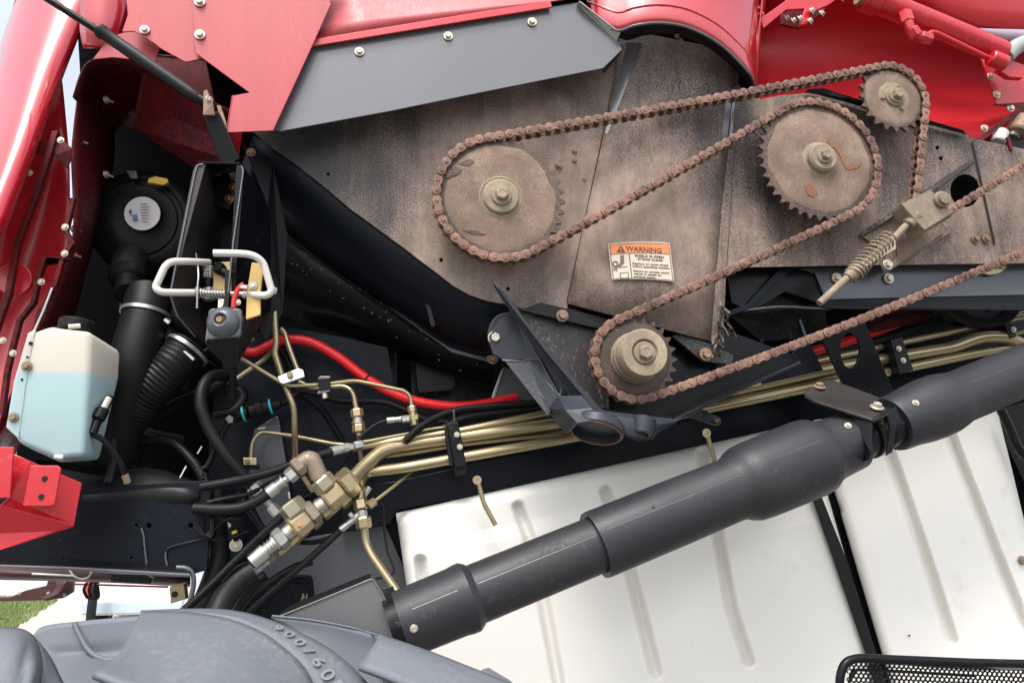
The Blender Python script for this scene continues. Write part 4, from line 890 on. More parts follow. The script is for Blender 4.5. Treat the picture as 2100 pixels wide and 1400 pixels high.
sheet('gusset', [(422, 699, -.18), (490, 694, -.18), (486, 752, -.10), (468, 757, -.10)], .004, blkd, rbf, bevel=.002)

# ================================================================ AIR FILTER, INTAKE HOSES
af = grp('air_filter_housing', 285, 460, .3, 'round black air filter housing with a white paper label and a yellow clip', 'air filter')
A = W(288, 452, .30); ax = Vector((-.02, -1, -.12)); r = 100*mpp(A)
lathe('canister', [(r*1.0, -.30), (r*1.0, -.04), (r*1.06, -.03), (r*1.06, -.005), (r, 0), (r*.97, .004), (r*.86, .006), (r*.83, .0), (r*.74, .0), (r*.72, .006), (r*.5, .009), (r*.46, .006), (0, .006)], A, ax, cond, af, 56)
lathe('outer_lip', [(r*1.12, -.10), (r*1.15, -.095), (r*1.15, -.08), (r*1.10, -.075)], A, ax, rub, af, 56, cap=False)
A2 = W(292, 438, .28); r2 = 35*mpp(A2); lb_ = lathe('paper_label', [(r2, 0), (r2, .0008), (0, .0009)], A2, ax, labelm, af, 40)
Al = A2+FRONT*.004
for x, y, s, sz in ((270, 425, 'AIR FILTER', 6.5), (284, 437, 'SERVICE KIT', 5), (284, 447, 'P78 2104', 5), (284, 456, 'REPLACE 500 H', 4)): pass
sheet('blue_print', [(271, 441, .272), (281, 439, .272), (282, 450, .272), (272, 451, .272)], .0005, blueink, af, bevel=0)
sheet('blue_print', [(264, 434, .272), (268, 428, .272), (270, 436, .272), (267, 440, .272)], .0005, ink, af, bevel=0)
for k in range(7): sheet('print_line', [(288, 418+k*6, .272), (288+random.uniform(12, 26), 418+k*6-.5, .272), (300, 419.2+k*6, .272), (288, 419.2+k*6, .272)], .0004, inkl, af, bevel=0)
sheet('yellow_clip', [(304, 366, .24), (318, 361, .24), (344, 366, .24), (345, 374, .24), (334, 379, .24), (302, 374, .24)], .012, yelc, af, bevel=.002)
sheet('grey_clip', [(258, 350, .25), (280, 350, .25), (282, 366, .25), (268, 366, .25)], .01, buff, af)
nut('outlet', (262, 575, .2), (268, 530, .28), 36, rub, af, 24); A, B, D = axis3((266, 560, .2), (262, 604, .12)); r = 31*mpp(A)
lathe('cap', [(r, 0), (r*1.05, .004), (r*1.05, D.length*.45), (r*.8, D.length*.5), (r*.78, D.length), (0, D.length)], A, D, cond, af, 24)
ih = grp('intake_hose', 290, 720, .1, 'smooth fat black intake hose with a steel band clamp behind the coolant tank', 'hose')
pipe('hose', [(306, 600, .15), (296, 660, .12), (268, 760, .10), (245, 860, .15), (235, 940, .2)], 47, rub, ih, curve=True, seg=28)
def clamp(nm, c, d, rpx, par, m=None, wd=.010):
    A = W3(c); D = (W3(d)-A).normalized(); r = rpx*mpp(A); return lathe(nm, [(r*.98, -wd/2), (r*1.03, -wd/2), (r*1.03, wd/2), (r*.98, wd/2)], A, D, m or zinc, par, 36, cap=False)
clamp('band_clamp', (299, 645, .125), (292, 672, .118), 47.5, ih); nut('clamp_screw', (338, 655, .07), (348, 663, .07), 5, zinc, ih)
ch = grp('corrugated_intake_hose', 320, 790, .1, 'ribbed black intake hose with a steel clamp beside the smooth hose', 'hose')
conduit('hose', [(392, 710, .14), (350, 755, .12), (290, 820, .14), (230, 900, .22)], 44, rub, ch, pitch=.011, depth=.06, seg=28); clamp('band_clamp', (384, 718, .136), (350, 755, .12), 45, ch); nut('clamp_screw', (374, 716, .08), (398, 738, .08), 4, zinc, ch)
bo = grp('intake_duct', 380, 620, .3, 'dark moulded duct joining the hoses behind the channel bracket', 'duct')
loft('duct', [[(240, 560, .4), (330, 590, .3), (430, 600, .35)], [(250, 640, .35), (340, 650, .2), (440, 700, .3)], [(300, 740, .4), (380, 720, .3), (460, 760, .35)]], cond, bo, sub=4)
wd = grp('engine_bay_floor', 250, 1000, .3, 'dark dirty sleeve and ledge lying along the top of the chassis beam', 'ledge')
loft('sleeve', [[(170, 985, .12), (300, 960, .12), (415, 995, .10)], [(170, 1020, .06), (300, 1010, .06), (408, 1015, .05)], [(165, 1050, .10), (300, 1060, .10), (402, 1055, .09)]], blkd, wd, sub=3, th=.01)
sheet('ledge', [(60, 940, .10), (240, 960, .60), (440, 960, .6), (430, 1010, .10), (165, 1010, .10)], .01, blk, wd)
pipe('vent_tube', [(232, 900, .05), (232, 950, .05), (222, 990, .04)], 9, rub, wd, curve=True)
for P in ([(295, 905, .2), (350, 905, .18), (395, 945, .15), (420, 985, .1)], [(330, 830, .3), (300, 880, .3), (370, 900, .2)]): pipe('cable', P, 9, rub, wd, curve=True)
conduit('conduit', [(447, 880, .12), (440, 920, .12), (425, 955, .12), (405, 965, .12)], 7, cond, wd); conduit('conduit', [(420, 970, .1), (428, 1010, .1), (430, 1060, .12)], 7, cond, wd)
pipe('tag_strip', [(414, 915, .11), (405, 930, .11)], 1.6, white, wd); pipe('tag_strip', [(382, 955, .10), (366, 985, .10)], 1.5, labelm, wd)
tag(pipe('rubber_hose', [(470, 770, .3), (430, 800, .3), (360, 830, .32), (300, 880, .32), (270, 960, .3)], 12, rub, curve=True, seg=16), 'dim black hose crossing low behind the ribbed intake hose', 'hose')
tag(pipe('black_cable', [(440, 560, .25), (455, 640, .25), (440, 700, .25), (400, 740, .25), (380, 800, .28)], 4, rub, curve=True), 'thin dark cable dropping inside the black channel bracket', 'cable')
tag(conduit('ribbed_conduit', [(560, 690, .3), (590, 740, .3), (612, 800, .28), (660, 840, .28), (700, 900, .3)], 7, cond), 'ribbed conduit behind the diamond shaped clamp plate', 'conduit')
# ================================================================ COOLANT TANK
ct = grp('coolant_tank', 130, 810, -.1, 'translucent white coolant tank half full of blue liquid', 'coolant tank')
tm = mat('tank_plastic', (.52, .49, .42), .38, sss=.5, bump=.03, var=.04)
def liquid(m):
    n = m.node_tree.nodes; l = m.node_tree.links; b = n['Principled BSDF']; src = b.inputs['Base Color'].links[0].from_socket
    g = n.new('ShaderNodeNewGeometry'); sp = n.new('ShaderNodeSeparateXYZ'); l.new(g.outputs['Position'], sp.inputs[0])
    mr = n.new('ShaderNodeMapRange'); l.new(sp.outputs['Z'], mr.inputs[0]); z = W(120, 764, -.12).z
    mr.inputs[1].default_value = z-.010; mr.inputs[2].default_value = z+.006; mr.inputs[3].default_value = 1; mr.inputs[4].default_value = 0
    mx = n.new('ShaderNodeMix'); mx.data_type = 'RGBA'; l.new(mr.outputs[0], mx.inputs[0]); l.new(src, mx.inputs[6]); mx.inputs[7].default_value = (.35, .48, .50, 1)
    l.new(mx.outputs[2], b.inputs['Base Color'])
liquid(tm)
yf, yb_ = -.14, .02
FR = [(62, 690), (85, 672), (180, 676), (188, 700), (176, 780), (168, 930), (110, 937), (44, 905), (22, 872), (34, 785)]
RG = [(190, 676), (246, 726), (246, 760), (238, 835), (214, 905), (196, 938)]
def blob(name, secs, m, par, lv=2):
    V = []; n = len(secs[0])
    for s in secs: V += [W3(p) for p in s]
    F = [list(range(n)), [(len(secs)-1)*n+j for j in range(n)]]
    for i in range(len(secs)-1):
        for j in range(n): F.append([i*n+j, i*n+(j+1) % n, (i+1)*n+(j+1) % n, (i+1)*n+j])
    o = mobj(name, V, F, m, par, True, .014, 4); return o
fr = [(60, 684), (100, 668), (186, 672), (182, 770), (172, 938), (112, 944), (38, 908), (15, 866), (30, 780)]
bkp = [(75, 690), (110, 672), (192, 668), (248, 724), (240, 830), (205, 935), (120, 934), (60, 905), (40, 860)]
# body: front polygon and deeper right facet
sec0 = [(62, 686, yf), (100, 672, yf), (184, 676, yf), (180, 775, yf), (172, 934, yf), (112, 940, yf), (40, 908, yf), (17, 868, yf), (32, 780, yf)]
sec1 = [(80, 680, .04), (110, 668, .04), (250, 722, -.04), (247, 775, -.04), (205, 944, -.02), (125, 948, .02), (60, 918, .04), (45, 868, .04), (52, 780, .04)]
V = [W3(p) for p in sec0+sec1]; n = 9
F = [list(range(n)), [n+j for j in range(n)]]+[[j, (j+1) % n, n+(j+1) % n, n+j] for j in range(n)]
o = mobj('tank_body', V, F, tm, ct, True, .013, 4); 
sheet('mounting_flange', [(57, 682, yf-.002), (72, 676, yf-.002), (60, 740, yf-.002), (38, 900, yf-.002), (12, 876, yf-.002), (28, 782, yf-.002)], .006, tm, ct, bevel=.002)
for q in ((55, 750), (28, 855)): bolt(q[0], q[1], yf-.004, 10, ct, boltr)
for q in ((63, 704, 4), (56, 732, 2.5), (45, 778, 2.5)): nut('slot', (q[0], q[1], yf-.0045), (q[0], q[1], yf-.002), q[2], darkhole, ct, 12)
nut('filler_neck', (155, 678, -.05), (160, 655, -.05), 34, rub, ct, 28); nut('cap_rim', (140, 670, -.13), (165, 668, -.12), 5, tm, ct, 12)
nut('drain_boss', (130, 938, yf-.004), (112, 936, yf-.004), 5, white, ct, 12)
pipe('level_probe', [(226, 815, -.06), (205, 852, -.09), (188, 890, -.11)], 9, cond, ct, curve=True); nut('probe_collar', (212, 838, -.09), (200, 860, -.10), 13, cond, ct, 16); nut('probe_clip', (224, 815, -.08), (212, 838, -.09), 7, boltm, ct, 8)
pipe('probe_wire', [(190, 890, -.11), (215, 905, -.09), (245, 945, -.06), (260, 985, -.03)], 6, rub, ct, curve=True); nut('wire_end', (256, 972, -.04), (262, 990, -.03), 7, boltr, ct, 10)
# ================================================================ RED BRACKET AND CHASSIS BEAM (bottom left)
rbk = grp('red_box_bracket', 80, 1010, -.15, 'bright red folded bracket with two holes below the coolant tank', 'bracket')
sheet('corner_plate', [(-60, 915, -.21), (28, 916, -.21), (20, 1020, -.21), (-60, 1022, -.21)], .006, red, rbk)
sheet('hole_plate', [(62, 954, -.19), (118, 954, -.19), (125, 960, -.19), (112, 1032, -.19), (106, 1037, -.19), (46, 1037, -.19)], .005, red, rbk)
for q in ((92, 981), (85, 1018)):
    nut('hole', (q[0], q[1], -.1925), (q[0], q[1], -.189), 6, darkhole, rbk, 16)
sheet('back_face', [(28, 930, -.17), (62, 945, -.17), (168, 990, -.12), (152, 1076, -.12), (0, 1036, -.18), (18, 1020, -.18)], .005, red, rbk)
sheet('lower_face', [(-60, 1030, -.22), (0, 1036, -.22), (152, 1075, -.125), (150, 1080, -.125), (0, 1127, -.2), (-60, 1142, -.2)], .006, red, rbk)
cb = grp('chassis_beam', 220, 1100, .05, 'long black chassis beam with weld beads and small holes above the yard view', 'beam')
plate('web', [(-80, 1000), (165, 1000), (415, 985), (432, 985), (425, 1168), (392, 1178), (-80, 1160)], .06, .012, navy, cb, holes=[(305, 1077, 5, 5), (391, 1077, 5, 5), (279, 1077, 3, 3), (295, 1124, 3, 5), (129, 1143, 2.5, 2.5), (269, 1143, 2.5, 2.5)])
plate('inner_web', [(-80, 1010), (425, 1000), (415, 1160), (380, 1160), (-80, 1145)], .12, .01, blk, cb)
sheet('lower_flange', [(-80, 1140, .055), (150, 1146, .055), (390, 1160, .055), (392, 1172, -.0), (150, 1160, -.0), (-80, 1154, -.0)], .008, blk, cb, bevel=.004)
sheet('lip_highlight', [(-80, 1155, -.003), (150, 1162, -.003), (390, 1176, -.003), (390, 1180, -.003), (150, 1167, -.003), (-80, 1160, -.003)], .01, shield, cb)  # pale strip painted in for the highlight along the flange edge
for P in ([(291, 1082), (294, 1100), (296, 1120), (298, 1140), (302, 1162)], [(340, 1132), (340, 1145), (344, 1168)]):
    pipe('weld_bead', [(x+random.uniform(-1.5, 1.5), y, .055) for x, y in P], 1.8, panelg, cb, curve=True, seg=6)
pipe('weld_bead', [(340, 1132, .056), (348, 1122, .056), (380, 1113, .056), (425, 1103, .056)], 2, darkhole, cb, curve=True, seg=6)
pipe('beam_end', [(362, 1163, .02), (385, 1164, .02), (396, 1176, .02), (398, 1195, .02), (392, 1225, .02), (385, 1245, .02)], 5, buff, cb, bend=.02)
rx = grp('rusty_rear_axle_parts', 180, 1190, .6, 'dark red brown linkage of tubes and plates under the chassis beam', 'linkage')
loft('tube', [[(-60, 1160, .6), (200, 1172, .6), (390, 1182, .6)], [(-60, 1172, .55), (200, 1180, .55), (390, 1190, .55)], [(-60, 1184, .6), (200, 1190, .6), (390, 1200, .6)]], darkbrown, rx, sub=3, th=.01)
sheet('joint_plate', [(228, 1176, .5), (300, 1178, .5), (314, 1186, .5), (308, 1197, .5), (226, 1192, .5)], .02, blkd, rx)
for x in (234, 246, 270, 285): nut('pin', (x, 1186, .498), (x, 1186, .505), 3, darkhole, rx, 10)
sheet('shield_plate', [(-60, 1226, .8), (20, 1224, .8), (52, 1210, .8), (95, 1200, .8), (100, 1182, .8), (150, 1186, .8), (148, 1214, .8), (128, 1226, .8), (95, 1230, .8), (-60, 1234, .8)], .02, darkbrown, rx)
for q in ((40, 1216), (99, 1216), (132, 1219)): bolt(q[0], q[1], .79, 3.5, rx, zinc)
loft('curved_blade', [[(118, 1190, .78), (112, 1212, .78), (85, 1228, .78)], [(140, 1190, .76), (125, 1216, .76), (95, 1229, .76)]], darkbrown, rx, sub=3, th=.01)
pipe('wire_loop', [(143, 1168, .5), (152, 1180, .48), (168, 1186, .48), (182, 1182, .48), (188, 1172, .5)], 2, white, rx, curve=True, seg=6)
pipe('spring_rod', [(66, 1176, .5), (110, 1178, .5), (150, 1180, .5)], 2.2, zinc, rx)
pipe('red_rail', [(150, 1197, .62), (250, 1200, .62), (345, 1203, .62)], 2, red, rx)
for k in range(3): pipe('cable_coil', [(178+k*9, 1194, .55), (172+k*11, 1210, .55), (182+k*7, 1226, .55), (194+k*4, 1222, .55), (196+k*2, 1200, .55)], 3, rub, rx, curve=True, seg=7)
gb = grp('zinc_pivot_block', 366, 1217, .1, 'small yellow zinc block at the end of the chassis beam', 'block')
sheet('block', [(347, 1203, .1), (377, 1196, .1), (381, 1228, .1), (350, 1237, .1)], .03, gold, gb); nut('pin', (358, 1218, .095), (358, 1218, .105), 6, darkhole, gb, 12)
# ================================================================ PIPES
def gpipe(label, pts, r, m=None, cat='pipe', group='gold coloured hydraulic pipes', bend=.035, nm='hydraulic_pipe', curve=False, seg=14):
    o = pipe(nm, pts, r, m or gold, None, bend=bend, curve=curve, seg=seg); return tag(o, label, cat, group)
Yp = .16
p_ = gpipe('thickest gold pipe ending in the big hex nut of the tee fitting', [(722, 983, .06), (748, 955, .10), (785, 922, .14), (830, 912, Yp), (1165, 865, Yp), (1480, 806, Yp), (1730, 750, Yp), (1955, 712, Yp), (2010, 690, Yp-.02), (2062, 690, Yp-.03), (2110, 712, Yp)], 13)
gpipe('topmost gold pipe of the bundle running under the red hose', [(722, 918, .13), (762, 912, .14), (860, 895, Yp-.01), (930, 886, Yp-.01), (1130, 845, Yp), (1500, 786, Yp), (1700, 735, Yp), (1860, 700, Yp), (1990, 672, Yp), (2140, 640, Yp)], 7.5)
gpipe('lowest gold pipe of the bundle dropping to the double nut joint', [(738, 1030, .08), (738, 985, .10), (750, 968, .12), (820, 960, .14), (1180, 896, Yp), (1450, 838, Yp), (1705, 786, Yp), (1985, 728, Yp), (2140, 700, Yp)], 10.5)
gpipe('gold pipe lying just behind the thickest one in the bundle', [(780, 935, .18), (830, 930, .19), (935, 912, .19), (1180, 884, .19), (1480, 822, .19), (1720, 770, .19), (2100, 680, .19)], 5)
gpipe('short gold pipe between the silver crimp and the bundle clamp', [(745, 906, .12), (830, 890, .15), (880, 880, .17), (930, 874, .17)], 3.5)
gpipe('upright gold pipe bending behind the black bracket beside the yellow bar', [(565, 560, .12), (563, 640, .12), (567, 705, .12), (563, 722, .12), (586, 796, .12), (603, 832, .12), (605, 890, .14), (606, 940, .18)], 6.5)
gpipe('gold pipe with a knee beside the red hose end', [(576, 674, .18), (584, 682, .18), (592, 710, .17), (610, 758, .16)], 5.5)
gpipe('thin gold pipe slanting from the bracket foot to the small black clamp', [(478, 716, .06), (484, 728, .08), (588, 791, .10), (655, 789, .13), (729, 780, .16), (830, 801, .16), (842, 812, .16), (845, 840, .16)], 4.2, bend=.02)
gpipe('gold pipe under the clamp turning down into the upper hex nuts', [(612, 782, .2), (640, 796, .2), (706, 791, .19), (724, 803, .18), (731, 840, .18)], 5.5, bend=.03)
gpipe('gold pipe dropping below the upper hex nuts to the bundle', [(735, 880, .18), (738, 920, .2), (744, 960, .21)], 5)
gpipe('gold pipe crossing low behind the bracket foot', [(486, 776, .19), (545, 735, .18), (566, 712, .14)], 5.5)
gpipe('short dull gold pipe stub under the yellow bar', [(498, 682, .1), (520, 698, .1)], 6)
gpipe('thin gold pipe arching from the little valve block toward the bundle', [(514, 942, .22), (517, 905, .22), (534, 884, .22), (600, 893, .22), (690, 911, .2), (780, 915, .2)], 4.2)
gpipe('gold pipe leaving the double nut joint down behind the wedge plate', [(747, 1080, .07), (750, 1112, .07), (762, 1138, .06), (800, 1192, .04), (830, 1235, .02)], 8)
gpipe('thinnest gold pipe slanting up from the side nut of the double joint', [(768, 1027, .08), (810, 995, .12), (850, 962, .18)], 3.2)
gpipe('short brass pipe between the elbow and the ribbed conduit', [(622, 975, .03), (642, 1006, .05)], 6, brass)
gpipe('gold pipe emerging beside the pulley at the far right', [(1900, 690, .19), (2000, 664, .19), (2140, 632, .19)], 4.5)
# hangers / clamps
def clampblock(pts, bolts, label, Y=.13, m=None):
    o = grp('pipe_clamp', pts[0][0], pts[0][1], Y, label, 'clamp', 'clamps holding the hydraulic pipes'); sheet('clamp_body', [(x, y, Y-.02) for x, y in pts], .07, m or blk, o, bevel=.003)
    for q in bolts: bolt(q[0], q[1], Y-.023, 6, o, boltm)
    return o
o = clampblock([(914, 868), (940, 864), (957, 955), (932, 960)], [(937, 891), (943, 916)], 'black pipe clamp with two gold bolts left of the grey casting'); sheet('foot', [(930, 958, .14), (957, 952, .14), (957, 972, .14), (934, 976, .14)], .01, blkd, o); pipe('tie_tail', [(930, 842, .08), (932, 862, .10)], 2.5, shield, o); pipe('hose_saddle', [(914, 875, .1), (918, 905, .1), (926, 955, .1)], 4, rub, o)
o = clampblock([(1826, 695), (1850, 690), (1874, 758), (1846, 768)], [(1843, 715), (1852, 739)], 'black pipe clamp with two bolts right of the tall black bracket')
o = clampblock([(2062, 668), (2078, 664), (2086, 690), (2072, 694)], [(2078, 676)], 'small clamp at the far right end of the pipe bundle')
o = grp('bundle_bolt', 1545, 762, .1, 'small bolt and tab on the pipe bundle under the long chain run', 'bolt'); bolt(1545, 762, .12, 6, o, boltm); sheet('tab', [(1540, 756, .125), (1556, 752, .125), (1560, 762, .125), (1544, 768, .125)], .004, blk, o)
o = grp('diamond_clamp_plate', 597, 771, .1, 'bright silver diamond shaped clamp plate over two gold pipes', 'clamp', 'clamps holding the hydraulic pipes')
sheet('plate', [(568, 772, .09), (612, 754, .10), (622, 758, .10), (625, 772, .09), (582, 787, .08), (575, 784, .08)], .005, zinc, o); sheet('fold', [(582, 787, .08), (625, 772, .09), (626, 776, .11), (580, 792, .10)], .003, shield, o); bolt(595, 768, .085, 7, o, gold)
o = grp('small_black_clamp', 665, 786, .1, 'small black saddle clamp with a hanging bolt on the two thin gold pipes', 'clamp', 'clamps holding the hydraulic pipes')
sheet('saddle', [(652, 776, .11), (676, 774, .11), (678, 800, .11), (655, 804, .11)], .04, blk, o); sheet('upper_tab', [(650, 776, .12), (656, 771, .12), (677, 771, .12), (677, 775, .12), (660, 777, .12)], .01, shield, o); sheet('lower_tab', [(652, 802, .11), (677, 794, .11), (677, 802, .11), (650, 808, .11)], .02, shield, o)
nut('bolt', (665, 804, .12), (667, 817, .12), 6, boltm, o); 
# upper hex stack
o = grp('hex_nut_union', 734, 860, .15, 'stack of brass and steel hex nuts on the middle gold pipe', 'union fitting')
nut('brass_nut', (731, 838, .17), (733, 855, .17), 13, brass, o); nut('steel_ring', (733, 855, .17), (734, 866, .17), 10, zinc, o, 20); nut('steel_nut', (734, 864, .17), (734, 869, .17), 13, brass, o); nut('brass_nut', (735, 869, .17), (736, 886, .17), 13, brass, o); nut('olive', (736, 886, .175), (737, 893, .175), 7, brass, o, 16)
o = grp('brass_tee', 846, 850, .13, 'small brass tee with silver crimp ended hose at the end of the thin pipe', 'fitting')
nut('nut', (844, 832, .15), (846, 845, .15), 9, brass, o); nut('body', (846, 845, .15), (850, 872, .15), 8, gold, o, 8); nut('side_body', (842, 857, .15), (858, 855, .15), 9, gold, o)
ferrule('crimp', (793, 862, .14), (823, 859, .14), 6.5, zinc, o); nut('steel_nut', (823, 860, .145), (840, 858, .148), 8, zinc, o)
pipe('hose', [(795, 862, .14), (775, 868, .14), (745, 890, .13), (720, 925, .13), (695, 960, .15)], 3.2, rub, o, curve=True)
o = grp('valve_block', 511, 945, .2, 'small cream valve block at the end of the arching thin pipe', 'valve block')
sheet('block', [(498, 938, .2), (526, 938, .2), (526, 953, .2), (499, 953, .2)], .02, yelc if 0 else brass, o); bolt(507, 946, .195, 5, o, boltr); sheet('base', [(500, 953, .21), (530, 950, .21), (532, 962, .21), (504, 962, .21)], .02, blk, o); sheet('top_tab', [(528, 877, .3), (545, 874, .3), (545, 879, .3), (528, 881, .3)], .005, white, o)
# ---- tee assembly
ta = grp('tee_fitting_stack', 620, 1065, .04, 'stack of nuts, tees and silver hose ferrule joining the thickest gold pipe', 'fitting')
def ax2(t): return (519+(716-519)*t, 1150+(988-1150)*t, .02+.03*t)
ferrule('hose_ferrule', ax2(-.02), ax2(.25), 18, zinc, ta, 3); nut('steel_nut', ax2(.24), ax2(.33), 24, zinc, ta); nut('ring', ax2(.33), ax2(.40), 16, zinc, ta, 24); nut('ring', ax2(.38), ax2(.42), 17, brass, ta, 24)
nut('tee_body', ax2(.41), ax2(.57), 28, brass, ta, 8); nut('steel_nut', ax2(.575), ax2(.66), 25, mat('dull_olive_steel', (.34, .31, .23), .4, metal=.6, dust=.3, dustcol=(.34, .29, .23)), ta)
nut('ring', ax2(.66), ax2(.75), 16, zinc, ta, 24); nut('ring', ax2(.68), ax2(.71), 17, brass, ta, 24); nut('tee_body', ax2(.75), ax2(.92), 27, brass, ta, 8); nut('gold_nut', ax2(.93), ax2(1.06), 31, gold, ta)
nut('branch_nut', (592, 1030, .03), (612, 1056, .03), 27, MATS['dull_olive_steel'], ta); pipe('breather', [(594, 1022, .02), (592, 1008, .02)], 2, zinc, ta, seg=6)
nut('branch_nut', (655, 980, .03), (674, 1002, .035), 25, MATS['dull_olive_steel'], ta); nut('ring', (648, 970, .025), (658, 984, .03), 14, brass, ta, 24)
bronze = mat('stained_brown_fitting', (.30, .23, .17), .45, metal=.4, dust=.5, dustcol=(.33, .26, .2), bump=.2)
P = [W3(p) for p in ((612, 958, .02), (634, 938, .02), (652, 974, .025))]; pipe('elbow', [(610, 957, .02), (637, 936, .02), (655, 978, .027)], 18, bronze, ta, bend=.018, seg=8); nut('elbow_end', (606, 962, .02), (620, 950, .02), 21, bronze, ta, 8)
nut('label_spot', (612, 1076, .0), (618, 1078, .0), 4, orange, ta, 12)
# rear line of the stack
nut('rear_body', (594, 1118, .07), (630, 1082, .075), 12, gold, ta, 8); nut('rear_nut', (640, 1078, .07), (656, 1062, .075), 13, bronze, ta); nut('rear_body', (662, 1058, .08), (694, 1030, .085), 13, gold, ta, 8); nut('rear_nut', (696, 1034, .085), (716, 1014, .09), 17, gold, ta)
nut('rear_ring', (572, 1134, .06), (594, 1116, .06), 9, brass, ta, 16); nut('rear_nut', (552, 1150, .06), (564, 1138, .06), 9, bronze, ta); ferrule('rear_ferrule', (516, 1176, .05), (552, 1149, .055), 8, zinc, ta, 2)
# elbow feed hose
o = grp('elbow_hose', 500, 1030, .02, 'black rubber hose with bright crimped end screwed into the brown elbow', 'hose')
ferrule('crimp', (550, 1012, .02), (584, 985, .02), 14, zinc, o, 3); nut('steel_nut', (590, 980, .02), (606, 966, .02), 16, zinc, o); nut('neck', (582, 986, .02), (592, 979, .02), 8, zinc, o, 16)
pipe('hose', [(552, 1010, .02), (528, 1026, .02), (495, 1040, .02), (450, 1044, .02), (398, 1042, .03)], 11, rub, o, curve=True, seg=18)
o = grp('upper_crimped_hose', 600, 950, .08, 'long black hose with a silver crimp meeting the topmost gold pipe', 'hose')
ferrule('crimp', (678, 926, .08), (714, 917, .11), 10, zinc, o, 1); nut('steel_nut', (714, 918, .11), (724, 916, .115), 7.5, zinc, o); nut('steel_nut', (726, 915, .12), (744, 910, .13), 9, zinc, o)
pipe('hose', [(680, 926, .08), (640, 938, .06), (600, 952, .06), (540, 972, .05), (470, 988, .03), (412, 998, .03)], 9, rub, o, curve=True, seg=16)
o = tag(pipe('rubber_hose', [(650, 944, .12), (600, 962, .12), (520, 1008, .06), (470, 1020, .04), (425, 1030, .03)], 5, rub, curve=True), 'thin black hose between the two thicker crimped hoses', 'hose')
o = grp('looped_hose', 450, 880, .08, 'thick black hose looping down to a silver nut beside the tee fittings', 'hose')
pipe('hose', [(470, 772, .22), (440, 770, .14), (418, 790, .1), (412, 830, .08), (430, 880, .08), (462, 930, .08), (492, 968, .09), (522, 998, .1)], 12.5, rub, o, curve=True, seg=18)
nut('steel_nut', (520, 994, .08), (536, 1010, .08), 14, zinc, o); sheet('nut_tab', [(506, 1006, .08), (520, 998, .08), (530, 1012, .08), (512, 1012, .08)], .01, zinc, o); nut('neck', (540, 1018, .08), (556, 1036, .08), 7, zinc, o, 14); nut('steel_nut', (556, 1036, .08), (572, 1054, .08), 12, zinc, o)
tag(pipe('rubber_hose', [(440, 850, .2), (480, 840, .2), (500, 810, .22), (470, 790, .25)], 9, rub, curve=True), 'short dark hose curling inside the loop of the thick hose', 'hose')
tag(conduit('ribbed_conduit', [(480, 735, .0), (478, 770, .02), (477, 820, .06)], 8, cond), 'ribbed black conduit hanging straight down from the bracket foot', 'conduit')
tag(conduit('ribbed_conduit', [(655, 1006, .06), (615, 1026, .06), (583, 1056, .04), (533, 1100, .02), (480, 1152, .0), (420, 1212, .0), (350, 1275, .0)], 9, cond, pitch=.0055), 'long ribbed conduit running beside the tee stack down to the tyre', 'conduit')
tag(conduit('ribbed_conduit', [(605, 800, .24), (640, 806, .24), (700, 822, .24), (780, 824, .24), (825, 838, .24), (880, 862, .24), (950, 868, .24)], 7, cond), 'ribbed conduit passing behind the upper hex nuts', 'conduit')
tag(conduit('ribbed_conduit', [(830, 905, .13), (870, 870, .13), (930, 843, .14), (1020, 832, .16), (1130, 824, .18)], 8.5, cond), 'ribbed conduit rising over the pipe clamp toward the casting', 'conduit')
tag(pipe('rubber_hose', [(905, 880, .2), (960, 856, .22), (1060, 845, .23), (1150, 838, .23)], 8, rub, curve=True), 'smooth black hose under the ribbed conduit near the casting', 'hose')
tag(pipe('rubber_hose', [(520, 1170, .03), (490, 1190, .02), (455, 1235, .0), (430, 1300, -.05)], 24, rub, curve=True, seg=24), 'fat black hose leaving the silver ferrule toward the tyre', 'hose')
tag(pipe('rubber_hose', [(445, 1100, .14), (448, 1140, .14), (430, 1200, .12), (400, 1270, .1)], 20, rub, curve=True, seg=20), 'fat black hose standing behind the ribbed conduit by the beam end', 'hose')
tag(pipe('rubber_hose', [(442, 985, .14), (446, 1040, .14), (446, 1110, .15)], 15, rub, curve=True, seg=18), 'dark upright hose behind the two crimped hoses', 'hose')
o = grp('lower_crimped_hose', 640, 1140, .08, 'black hose with silver crimp running from the double nut joint down to the tyre', 'hose')
ferrule('crimp', (698, 1086, .07), (724, 1066, .07), 7.5, zinc, o, 2); nut('banjo', (722, 1068, .07), (736, 1054, .07), 8, zinc, o, 14); nut('spur', (716, 1052, .06), (724, 1060, .06), 5, zinc, o, 10)
pipe('hose', [(700, 1085, .07), (676, 1108, .07), (620, 1158, .07), (560, 1208, .07), (500, 1262, .05), (470, 1300, .03)], 7.5, rub, o, curve=True, seg=14)
pipe('hose', [(702, 1086, .08), (672, 1104, .08), (640, 1112, .09), (605, 1110, .1)], 5, rub, o, curve=True)
tag(pipe('rubber_hose', [(640, 1150, .10), (590, 1170, .1), (520, 1220, .08), (470, 1290, .05)], 8, rub, curve=True), 'black hose lying just above the lower crimped hose', 'hose')
tag(pipe('rubber_hose', [(545, 1180, .12), (500, 1215, .12), (470, 1265, .1)], 11, rub, curve=True), 'black hose wedged between the fat hose and the crimped hose', 'hose')
tag(pipe('rubber_hose', [(486, 1010, .2), (515, 1050, .2), (540, 1085, .2)], 7, rub, curve=True), 'thin dark hose dropping behind the looped hose nut', 'hose')
o = grp('double_nut_joint', 743, 1050, .06, 'two gold hex nuts with a steel ring left of the white tank', 'union fitting')
